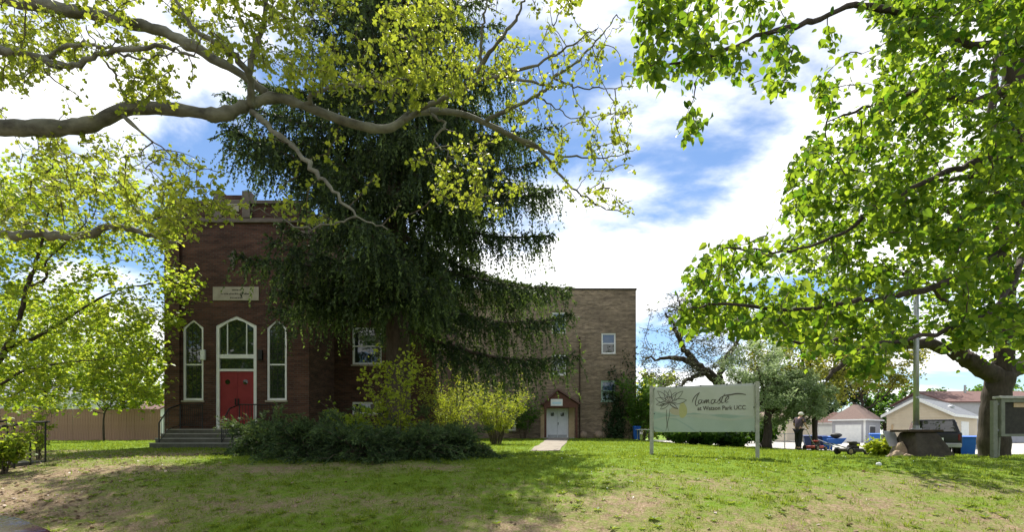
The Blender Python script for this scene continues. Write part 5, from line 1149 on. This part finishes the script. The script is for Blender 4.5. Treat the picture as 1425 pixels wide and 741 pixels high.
    cu = bpy.data.curves.new('lettering', 'FONT'); cu.body = 'at Watson Park UCC'; cu.size = 1.0; cu.offset = .018; cu.resolution_u = 3; tmp = bpy.data.objects.new('lettering_tmp', cu); C.objects.link(tmp)
    bpy.context.view_layer.update(); me = bpy.data.meshes.new_from_object(tmp.evaluated_get(bpy.context.evaluated_depsgraph_get())); bpy.data.objects.remove(tmp)
    co = np.array([v.co[:] for v in me.vertices]); sx = (1243 - 665) / (co[:, 0].max() - co[:, 0].min()); 
    for v, p in zip(me.vertices, co): v.co = pt(665 + (p[0] - co[:, 0].min()) * sx, 368 - p[1] * sx * 1.08, .0078)
    me.materials.clear(); me.materials.append(M['ink']); o = bpy.data.objects.new('lettering', me); C.objects.link(o); o.parent = bn; o['kind'] = 'stuff'; o['label'] = 'dark words at Watson Park UCC'
    for px_, py_ in ((110, 70), (395, 68), (705, 62), (1020, 60), (1332, 62), (110, 628), (700, 632), (1315, 632), (106, 400), (1338, 345)):
        c0 = pt(px_, py_, .009); MB().lathe((c0[0], c0[1], c0[2]), [(.016, -.002), (.016, .002)], 8, 'y').build('grommet', 'black', root, local=True)
build_sign()

# ---- concrete stump with flagpole
def rock(name, mat, c, s, seed, parent=None, label=None, cat=None, group=None):
    bm = bmesh.new(); bmesh.ops.create_icosphere(bm, subdivisions=2, radius=1.0); ra = random.Random(seed)
    k = [Vector((ra.uniform(-1, 1), ra.uniform(-1, 1), ra.uniform(-1, 1))).normalized() for _ in range(7)]
    for v in bm.verts:
        for d in k:
            e = v.co.dot(d)
            if e > .62: v.co -= d * (e - .62) * .9
        v.co = Vector((v.co.x * s[0], v.co.y * s[1], v.co.z * s[2]))
    me = bpy.data.meshes.new(name); bm.to_mesh(me); bm.free(); me.materials.append(M[mat]); o = bpy.data.objects.new(name, me); C.objects.link(o); o.location = c
    if label: tag(o, label, cat, group)
    return o
def build_stump():
    x, y = PX(1283, 15.0), 15.0; z = G(x, y)
    st = thing('concrete_base', 'squat tapered dark concrete base with rusty slab holding the flagpole', 'pedestal', (x, y, z))
    b, t = .64, .31; h = .80
    vs_ = [(-b, -b, -.1), (b, -b, -.1), (b, b, -.1), (-b, b, -.1), (-t - .12, -t, h), (t - .12, -t, h), (t - .12, t, h), (-t - .12, t, h)]
    o = MB().add(vs_, [(0, 3, 2, 1), (4, 5, 6, 7), (0, 1, 5, 4), (1, 2, 6, 5), (2, 3, 7, 6), (3, 0, 4, 7)]).build('base_block', 'old_concrete', st, local=True, bevel=.03)
    bm = bmesh.new(); bm.from_mesh(o.data); bmesh.ops.subdivide_edges(bm, edges=bm.edges, cuts=6, use_grid_fill=True)
    for v in bm.verts: v.co += Vector((random.gauss(0, .008), random.gauss(0, .008), random.gauss(0, .006)))
    bm.to_mesh(o.data); bm.free()
    MB().box(-.68, .34, -.36, .36, h + .003, h + .075).build('slab', 'rust', st, local=True, bevel=.012)
    fp = thing('flagpole', 'tall galvanised flagpole standing on the concrete base', 'pole', (PX(1275, 15), 15.0, z + h + .078))
    MB().tube([(0, 0, 0), (0, 0, 2.4), (0, 0, 4.95)], [.075, .07, .058], 14).build('shaft', 'galv', fp, local=True, smooth=True)
    MB().lathe((0, 0, 0), [(.14, 0), (.14, .025), (.085, .04), (.085, .12)], 14).build('collar', 'galv', fp, local=True)
    MB().lathe((0, 0, 4.95), [(.02, 0), (.06, .04), (.065, .08), (.02, .13)], 10).build('finial', 'galv', fp, local=True, smooth=True)
    mb = MB().box(-.02, .02, -.09, -.07, .9, .98); mb.box(-.10, .10, -.11, -.0905, .925, .955); mb.build('cleat', 'galv', fp, local=True)
    for i, (px, d, s, lab) in enumerate(((1246, 14.7, (.24, .24, .20), 'tan stone at the far left of the pile by the concrete base'), (1256, 14.95, (.20, .22, .36), 'tall tan stone leaning on the concrete base'), (1262, 14.5, (.18, .16, .15), 'small tan stone at the front of the pile by the concrete base'))):
        xx = PX(px, d); rock('tan_boulder', 'tan_stone', (xx, d, G(xx, d) + s[2] * .6), s, 5 + i, label=lab, cat='stone', group='stones by the concrete base')
    xx = PX(1257, 14.9); pl = MB().box(-.20, .20, -.02, .02, -.26, .26).build('slate_panel', 'siding_grey', None, bevel=.01); pl.location = (xx, 15.35, G(xx, 15.3) + .62); pl.rotation_euler = (math.radians(-28), 0, math.radians(10)); tag(pl, 'grey slate panel propped against the concrete base above the stones', 'panel')
build_stump()

def build_notice():
    y = 12.4; x0 = PX(1380, y); z = G(x0, y)
    n = thing('notice_case', 'olive metal notice case with dark board on posts beside the linden', 'notice board', (x0, y, z)); H = PZ(558, y)
    for xx in (x0, x0 + 2.75): MB().box(xx, xx + .105, y - .05, y + .05, z - .2, H).build('post', 'notice_green', n, bevel=.008)
    xa, xb = x0 + .17, x0 + 2.68; zb, zt = PZ(608, y), PZ(556, y)
    mb = MB(); frame_ring(mb, arch(xa, xb, zb, zt, 0), arch(xa + .09, xb - .09, zb + .06, zt - .08, 0), y - .07, y + .07); mb.build('case_frame', 'notice_green', n)
    MB().box(xa - .06, xb + .06, y - .11, y + .11, zt + .003, zt + .07).build('case_top', 'sign_post', n, bevel=.015)
    MB().box(xa + .085, xb - .085, y + .0, y + .03, zb + .055, zt - .075).build('board', 'notice_board', n)
    MB().box(xa + .35, xb - .3, y - .02, y - .002, zt - .20, zt - .09).build('header_strip', 'tan_wood', n)
    for zz in (zb + .12, zt - .15): MB().box(x0 + .107, xa - .002, y - .02, y + .02, zz, zz + .05).build('clamp', 'galv', n)
    MB().tube([(xa + .02, y, zb), (xa - .05, y - .05, z + .02)], .02, 6).build('brace', 'notice_green', n)
build_notice()

# ---- wheeled bins
def make_bin(label, mat, x, y, rz, h=1.05, w=.62):
    b = thing('wheeled_bin', label, 'bin', (x, y, G(x, y) + (.03 if x > 16.6 and y > 26.2 else 0)), rz, 'wheeled bins by the garages')
    a, c, d, e = w * .40, w * .5, w * .42, w * .56
    vs_ = [(-a, -d, .05), (a, -d, .05), (a, d, .12), (-a, d, .12), (-c, -e, h * .9), (c, -e, h * .9), (c, e, h * .9), (-c, e, h * .9)]
    MB().add(vs_, [(0, 3, 2, 1), (4, 5, 6, 7), (0, 1, 5, 4), (1, 2, 6, 5), (2, 3, 7, 6), (3, 0, 4, 7)]).build('bin_body', mat, b, local=True, bevel=.03)
    MB().prism_x([(-e - .04, h * .9 + .004), (e + .05, h * .9 + .004), (e + .05, h * .95), (0, h), (-e - .04, h * .94)], -c - .03, c + .03).build('lid', mat, b, local=True, bevel=.015)
    for s in (-1, 1): MB().lathe((s * (a + .04), d + .02, .13), [(.02, -.03), (.13, -.03), (.13, .03), (.02, .03)], 14, 'x').build('wheel', 'rubber', b, local=True)
    MB().tube([(-c * .8, e + .10, h * .88), (c * .8, e + .10, h * .88)], .018, 6).build('handle', mat, b, local=True)
    return b
make_bin('bright blue wheeled bin beside the parked black vehicle', 'blue_bin', PX(1345.5, 25.5), 25.5, -.6, 1.0, .66)
make_bin('blue wheeled bin at the corner of the hip roofed garage', 'blue_bin', PX(1217, 36), 36.0, -.5, 1.05, .6)
make_bin('black wheeled bin beside the blue one at the hip roofed garage', 'black_bin', PX(1236, 36.3), 36.3, -.5, 1.0, .75)
make_bin('navy bin left of the gold maple trunk', 'navy_bin', PX(1126, 32), 32.0, -.4, .95, .62)
make_bin('navy bin just right of the gold maple trunk', 'navy_bin', PX(1142, 32.2), 32.2, -.4, .95, .60)
make_bin('blue bin next to the wheelbarrow', 'blue_bin', PX(1151, 32), 32.0, -.4, .9, .60)
make_bin('slim blue bin at the corner of the tan brick building', 'blue_bin', PX(886, 34.2), 34.2, 0, .95, .42)
def build_barrow():
    x, y = PX(1164, 30.5), 30.5; w = thing('wheelbarrow', 'blue wheelbarrow carrying a black bag in front of the white garage door', 'wheelbarrow', (x, y, G(x, y) + .03), -.5)
    vs_ = [(-.35, -.22, .35), (.25, -.22, .42), (.25, .22, .42), (-.35, .22, .35), (-.5, -.36, .72), (.5, -.36, .78), (.5, .36, .78), (-.5, .36, .72)]
    MB().add(vs_, [(0, 3, 2, 1), (4, 5, 6, 7), (0, 1, 5, 4), (1, 2, 6, 5), (2, 3, 7, 6), (3, 0, 4, 7)]).build('tub', 'blue_bin', w, local=True, bevel=.03)
    for s in (-1, 1):
        MB().tube([(.7, s * .06, .2), (-.2, s * .22, .36), (-1.0, s * .30, .72)], .02, 6).build('handle', 'white_metal', w, local=True); MB().tube([(-.3, s * .23, .36), (-.38, s * .25, .0)], .018, 6).build('leg', 'galv', w, local=True)
    MB().lathe((.7, 0, .2), [(.03, -.04), (.2, -.04), (.2, .04), (.03, .04)], 16, 'y').build('wheel', 'rubber', w, local=True)
    r = rock('rubbish_bag', 'black_bin', (x, y, G(x, y) + .92), (.36, .3, .2), 31, label='black bag lying in the blue wheelbarrow', cat='bag')
build_barrow()
def build_table():
    x, y = PX(898, 33.6), 33.6; z = G(x, y); t = thing('folding_table', 'white folding table at the corner of the tan brick building', 'table', (x, y, z))
    MB().box(-.55, .55, -.35, .35, .70, .745).build('table_top', 'white', t, local=True, bevel=.01)
    for sx in (-.45, .45):
        for sy in (-.27, .27): MB().tube([(sx, sy, 0), (sx, sy, .698)], .018, 6).build('leg', 'galv', t, local=True)
build_table()

# ---- chain link fence
def build_chainlink():
    y = 33.0; xa, xb = PX(1052, y), PX(1112, y); z = G((xa + xb) / 2, y); f = thing('chain_link_fence', 'grey chain link fence behind the person mowing', 'fence', ((xa + xb) / 2, y, z)); h = 1.0
    MB().tube([(xa, y, z + h), (xb, y, z + h)], .024, 6).build('top_rail', 'galv', f)
    k = 3
    for i in range(k + 1): xx = xa + (xb - xa) * i / k; MB().tube([(xx, y, z - .2), (xx, y, z + h + .05)], .03, 8).build('post', 'galv', f)
    mb = MB(); st = .11; n = int((xb - xa + h) / st)
    for i in range(n):
        for sg in (-1, 1):
            x0 = xa - h + i * st if sg > 0 else xa + i * st; p0 = np.array([x0, z]); p1 = np.array([x0 + sg * h, z + h])
            for t0 in (0.0,):
                a = np.clip((xa - p0[0]) / (p1[0] - p0[0]), 0, 1); b = np.clip((xb - p0[0]) / (p1[0] - p0[0]), 0, 1); a, b = min(a, b), max(a, b)
                q0, q1 = p0 + (p1 - p0) * a, p0 + (p1 - p0) * b
                if np.linalg.norm(q1 - q0) < .03: continue
                mb.tube([(q0[0], y + .004 * sg, q0[1]), (q1[0], y + .004 * sg, q1[1])], .004, 3, cap=False)
    mb.build('wire_mesh', 'galv', f, fix=False)['kind'] = 'stuff'
build_chainlink()

# ---- garden steps with iron handrails on the bank
def build_bank_steps():
    r = thing('garden_steps', 'worn concrete steps with black iron handrails going down the bank', 'steps', (-10.3, 9.6, G(-10.3, 9.6)))
    ys = np.linspace(7.0, 11.4, 8)
    for i in range(7):
        z = G(-10.3, ys[i + 1]) + .03; MB().box(-11.2, -10.55, ys[i], ys[i + 1] + .25, z - .32, z).build('step', 'step', r, bevel=.015)
    for xx in (-11.3, -10.45):
        top = [(xx, yy, G(xx, yy) + .92) for yy in (9.3, 10.0, 10.7, 11.2)]; top.append((xx, 11.55, top[-1][2] + .02))
        rl = MB().tube(top, .026, 6).build('handrail', 'black', r)
        for yy in np.arange(9.3, 11.5, .36): MB().box(xx - .012, xx + .012, yy - .012, yy + .012, G(xx, yy) - .1, G(xx, yy) + .91).build('picket', 'black', rl)
build_bank_steps()

# ---- vehicles
def quad_on(fc, u0, u1, v0, v1, lift):
    a, b, c, d = [np.array(q, float) for q in fc]; n = np.cross(b - a, d - a); n /= np.linalg.norm(n)
    f = lambda u, v: (a * (1 - u) + b * u) * (1 - v) + (d * (1 - u) + c * u) * v
    P_ = [f(u0, v0), f(u1, v0), f(u1, v1), f(u0, v1)]; V = [p + n * lift for p in P_] + [p + n * .002 for p in P_]
    return V, [(0, 1, 2, 3), (0, 4, 5, 1), (1, 5, 6, 2), (2, 6, 7, 3), (3, 7, 4, 0)]
def vehicle(name, label, cat, loc, rz, paint, prof, W, gh, suv):
    """prof: side outline of the lower body (x forward from the tail); gh: greenhouse (xb0, xb1, xt0, xt1, zb, zt)"""
    c = thing(name, label, cat, loc, rz); hw = W / 2
    body = MB().prism(prof, -hw, hw).build('body', paint, c, local=True, bevel=.07); body.modifiers['bevel'].segments = 4; body.data.polygons.foreach_set('use_smooth', [True] * len(body.data.polygons)); 
    xb0, xb1, xt0, xt1, zb, zt = gh; wb, wt = hw - .04, hw - .22
    V = [(xb0, -wb, zb), (xb1, -wb, zb), (xb1, wb, zb), (xb0, wb, zb), (xt0, -wt, zt), (xt1, -wt, zt), (xt1, wt, zt), (xt0, wt, zt)]
    cab = MB().add(V, [(0, 3, 2, 1), (4, 5, 6, 7), (0, 1, 5, 4), (1, 2, 6, 5), (2, 3, 7, 6), (3, 0, 4, 7)]).build('cabin', paint, c, local=True, bevel=.06)
    for nm, fc in (('rear_window', (V[3], V[0], V[4], V[7])), ('windscreen', (V[1], V[2], V[6], V[5]))):
        v_, f_ = quad_on(fc, .09, .91, .12, .88, .012); MB().add(v_, f_).build(nm, 'glass_dark', cab, local=True)
    for fc in ((V[0], V[1], V[5], V[4]), (V[2], V[3], V[7], V[6])):
        for u0, u1 in ((.06, .30), (.33, .60), (.63, .93)):
            v_, f_ = quad_on(fc, u0, u1, .12, .86, .012); MB().add(v_, f_).build('side_window', 'glass_dark', cab, local=True)
    L = max(p[0] for p in prof); rw = .37 if suv else .32
    for wx in (L * .2, L * .8):
        for sg in (-1, 1):
            w = MB().lathe((wx, sg * (hw - .10), rw), [(.2, -.12), (rw - .03, -.12), (rw, -.08), (rw, .08), (rw - .03, .12), (.2, .12)], 24, 'y').build('wheel', 'rubber', c, local=True)
            MB().lathe((wx, sg * (hw + .012), rw), [(.03, -.02), (.21, -.02), (.21, .015), (.1, .03), (.03, .03)], 16, 'y').build('rim', 'chrome', w, local=True)
            MB().lathe((wx, sg * (hw - .002), rw), [(rw + .01, -.02), (rw + .075, -.02), (rw + .075, .012), (rw + .01, .012)], 24, 'y').build('wheel_arch', 'rubber', c, local=True)
    MB().box(-.11, .05, -hw + .03, hw - .03, .40, .62).build('rear_bumper', 'chrome' if suv else paint, c, local=True, bevel=.04); MB().box(L - .06, L + .08, -hw + .03, hw - .03, .28, .52).build('front_bumper', paint, c, local=True, bevel=.04)
    for sg in (-1, 1):
        MB().box(-.03, .06, sg * (hw - .10) - .05, sg * (hw - .10) + .05, .74, 1.02).build('tail_lamp', 'tail', c, local=True, bevel=.02)
        MB().box(L - .07, L + .012, sg * (hw - .28) - .18, sg * (hw - .28) + .18, .60, .72).build('headlight', 'white_metal', c, local=True, bevel=.02)
        mm = MB().box(xb1 - .55, xb1 - .42, sg * (hw + .10) - .09, sg * (hw + .10) + .09, zb + .03, zb + .19).build('wing_mirror', paint, c, local=True, bevel=.03)
    MB().box(-.035, -.004, -.26, .26, .72, .86).build('number_plate', 'white', c, local=True)
    MB().box(1.7, 1.86, -hw - .02, -hw - .004, .88, .92).build('door_handle', 'chrome', c, local=True)
    return c
_x, _y = PX(1303, 24.2), 24.2
vehicle('parked_car', 'black four wheel drive parked behind the concrete base', 'car', (_x, _y, G(_x, _y) + .02), math.radians(56), 'suv', [(0, .42), (4.75, .40), (4.8, .82), (4.6, 1.0), (3.35, 1.10), (.06, 1.12), (0, 1.05)], 1.86, (.05, 3.45, .28, 2.65, 1.08, 1.74), True)
vehicle('parked_car', 'maroon car parked at the kerb with only its bonnet corner showing', 'car', (-8.80, 3.95, -1.12), 0, 'maroon', [(0, .30), (4.5, .28), (4.58, .62), (4.5, .80), (4.2, .93), (3.25, 1.07), (1.0, 1.10), (.05, 1.02)], 1.78, (.75, 3.35, 1.35, 2.55, 1.02, 1.44), False)

# ---- lawn mowers
def mower(label, x, y, rz, cover, hand=1.0):
    m = thing('lawn_mower', label, 'lawn mower', (x, y, G(x, y) + .015), rz, 'mowers on the lawn')
    MB().prism_z([(-.36, -.24), (.15, -.27), (.36, -.2), (.40, 0), (.36, .2), (.15, .27), (-.36, .24)], .10, .22).build('deck', cover if cover == 'red_plastic' else 'engine', m, local=True, bevel=.03)
    MB().lathe((.06, 0, .222), [(.16, 0), (.17, .06), (.13, .12), (.15, .14), (.15, .20), (.06, .24)], 14).build('engine', 'engine', m, local=True)
    MB().box(-.12, .10, -.13, .13, .405, .47).build('engine_cover', cover, m, local=True, bevel=.03); MB().box(.10, .26, -.07, .07, .30, .42).build('fuel_tank', 'engine', m, local=True, bevel=.02)
    for sx, r in ((-.33, .13), (.30, .10)):
        for sy in (-.29, .29):
            w = MB().lathe((sx, sy, r), [(.03, -.025), (r, -.025), (r, .025), (.03, .025)], 16, 'y').build('wheel', 'rubber', m, local=True); MB().lathe((sx, sy + (.028 if sy > 0 else -.028), r), [(.01, -.004), (r * .6, -.004), (r * .6, .004), (.01, .004)], 12, 'y').build('hub', 'tan_stone', w, local=True)
    for sy in (-.22, .22): MB().tube([(-.34, sy, .2), (-.62, sy, .45 if hand > .5 else .30), (-1.02 if hand > .5 else -.95, sy, .95 if hand > .5 else .40)], .014, 6).build('handle_tube', 'galv', m, local=True)
    e = (-1.02, .95) if hand > .5 else (-.95, .40); MB().tube([(e[0], -.225, e[1]), (e[0], .225, e[1])], .016, 6).build('handle_bar', 'black', m, local=True)
    return m
_px, _py = PX(1111, 23), 23.0; FACE = math.radians(28); HX = .36
mower('red topped push mower held by the person on the lawn', _px + (HX + 1.02) * math.cos(FACE) * .92, _py + (HX + 1.02) * math.sin(FACE) * .92, FACE, 'red_plastic', 1.0)
mower('black push mower standing idle on the lawn with folded handle', PX(1186, 18), 18.0, math.radians(8), 'engine', 0.0)

# ---- person pushing the mower
def skin_mesh(name, verts, edges, radii, root_i, mat, parent, sub=2):
    me = bpy.data.meshes.new(name + '_rig'); me.from_pydata([tuple(v) for v in verts], edges, []); o = bpy.data.objects.new(name + '_rig', me); C.objects.link(o)
    o.modifiers.new('skin', 'SKIN').use_smooth_shade = True
    for i, r in enumerate(radii):
        r = r if hasattr(r, '__len__') else (r, r); me.skin_vertices[0].data[i].radius = r
    me.skin_vertices[0].data[root_i].use_root = True
    s_ = o.modifiers.new('sub', 'SUBSURF'); s_.levels = sub; s_.render_levels = sub
    bpy.context.view_layer.update(); nm = bpy.data.meshes.new_from_object(o.evaluated_get(bpy.context.evaluated_depsgraph_get())); bpy.data.objects.remove(o)
    nm.materials.clear(); nm.materials.append(M[mat]); nm.polygons.foreach_set('use_smooth', [True] * len(nm.polygons)); q = bpy.data.objects.new(name, nm); C.objects.link(q); q.parent = parent
    return q
def build_person():
    p = thing('person', 'person in pale cap and purple grey top pushing the red mower', 'person', (_px, _py, G(_px, _py) + .01), FACE)
    V, E, R = [], [], []
    def v(pos, r, par=None):
        V.append(pos); R.append(r); i = len(V) - 1
        if par is not None: E.append((par, i))
        return i
    pel = v((0, 0, .94), .13); sp = v((.02, 0, 1.12), .125, pel); chs = v((.07, 0, 1.32), .13, sp); nk = v((.13, 0, 1.46), .055, chs); hd = v((.18, 0, 1.55), .088, nk); v((.20, 0, 1.65), .075, hd)
    for s in (-1, 1):
        sh = v((.07, s * .18, 1.40), .062, chs); el = v((.09, s * .27, 1.14), .044, sh); wr = v((.29, s * .235, .985), .030, el); pm = v((.345, s * .225, .965), .030, wr)
        for k, dy in enumerate((-.030, -.010, .010, .030)):
            f1 = v((.385, s * .225 + dy, .962 - .004 * abs(k - 1.5)), .010, pm); v((.395, s * .225 + dy, .935), .009, f1)
        th = v((.345, s * .225 - s * .045, .955), .010, pm); v((.375, s * .225 - s * .045, .935), .009, th)
        hp = v((.0, s * .095, .88), .088, pel); st = .10 if s > 0 else -.06; kn = v((.05 + st * .6, s * .105, .50), .058, hp); an = v((st * 1.2 - .03, s * .11, .09), .038, kn); v((st * 1.2 + .12, s * .12, .035), .032, an)
    skin_mesh('body', V, E, R, pel, 'skin', p)
    def part(name, mat, vs_, es_, rs_, rt=0): return skin_mesh(name, vs_, es_, rs_, rt, mat, p)
    part('shirt', 'shirt', [(.0, 0, .88), (.02, 0, 1.12), (.07, 0, 1.33), (.115, 0, 1.43), (.07, .18, 1.41), (.085, .255, 1.20), (.07, -.18, 1.41), (.085, -.255, 1.20)], [(0, 1), (1, 2), (2, 3), (2, 4), (4, 5), (2, 6), (6, 7)], [.168, .155, .158, .085, .08, .066, .08, .066])
    vs_, es_, rs_ = [(0, 0, .95)], [], [.145]
    for s in (-1, 1):
        st = .10 if s > 0 else -.06; k = len(vs_); vs_ += [(0, s * .095, .87), (.05 + st * .6, s * .105, .50), (st * 1.2 - .03, s * .11, .12)]; rs_ += [.108, .078, .062]; es_ += [(0, k), (k, k + 1), (k + 1, k + 2)]
    part('trousers', 'trousers', vs_, es_, rs_)
    for s in (-1, 1):
        st = .10 if s > 0 else -.06; part('shoe', 'black', [(st * 1.2 - .07, s * .11, .055), (st * 1.2 + .03, s * .115, .055), (st * 1.2 + .16, s * .12, .045)], [(0, 1), (1, 2)], [.05, .052, .042])
    cp = MB().lathe((.185, 0, 1.60), [(.105, -.03), (.112, .0), (.105, .05), (.075, .095), (.01, .115)], 16).build('cap', 'cap', p, local=True, smooth=True); MB().prism_z([(.20, -.10), (.30, -.075), (.34, 0), (.30, .075), (.20, .10)], 1.585, 1.597).build('cap_brim', 'cap', cp, local=True)
build_person()
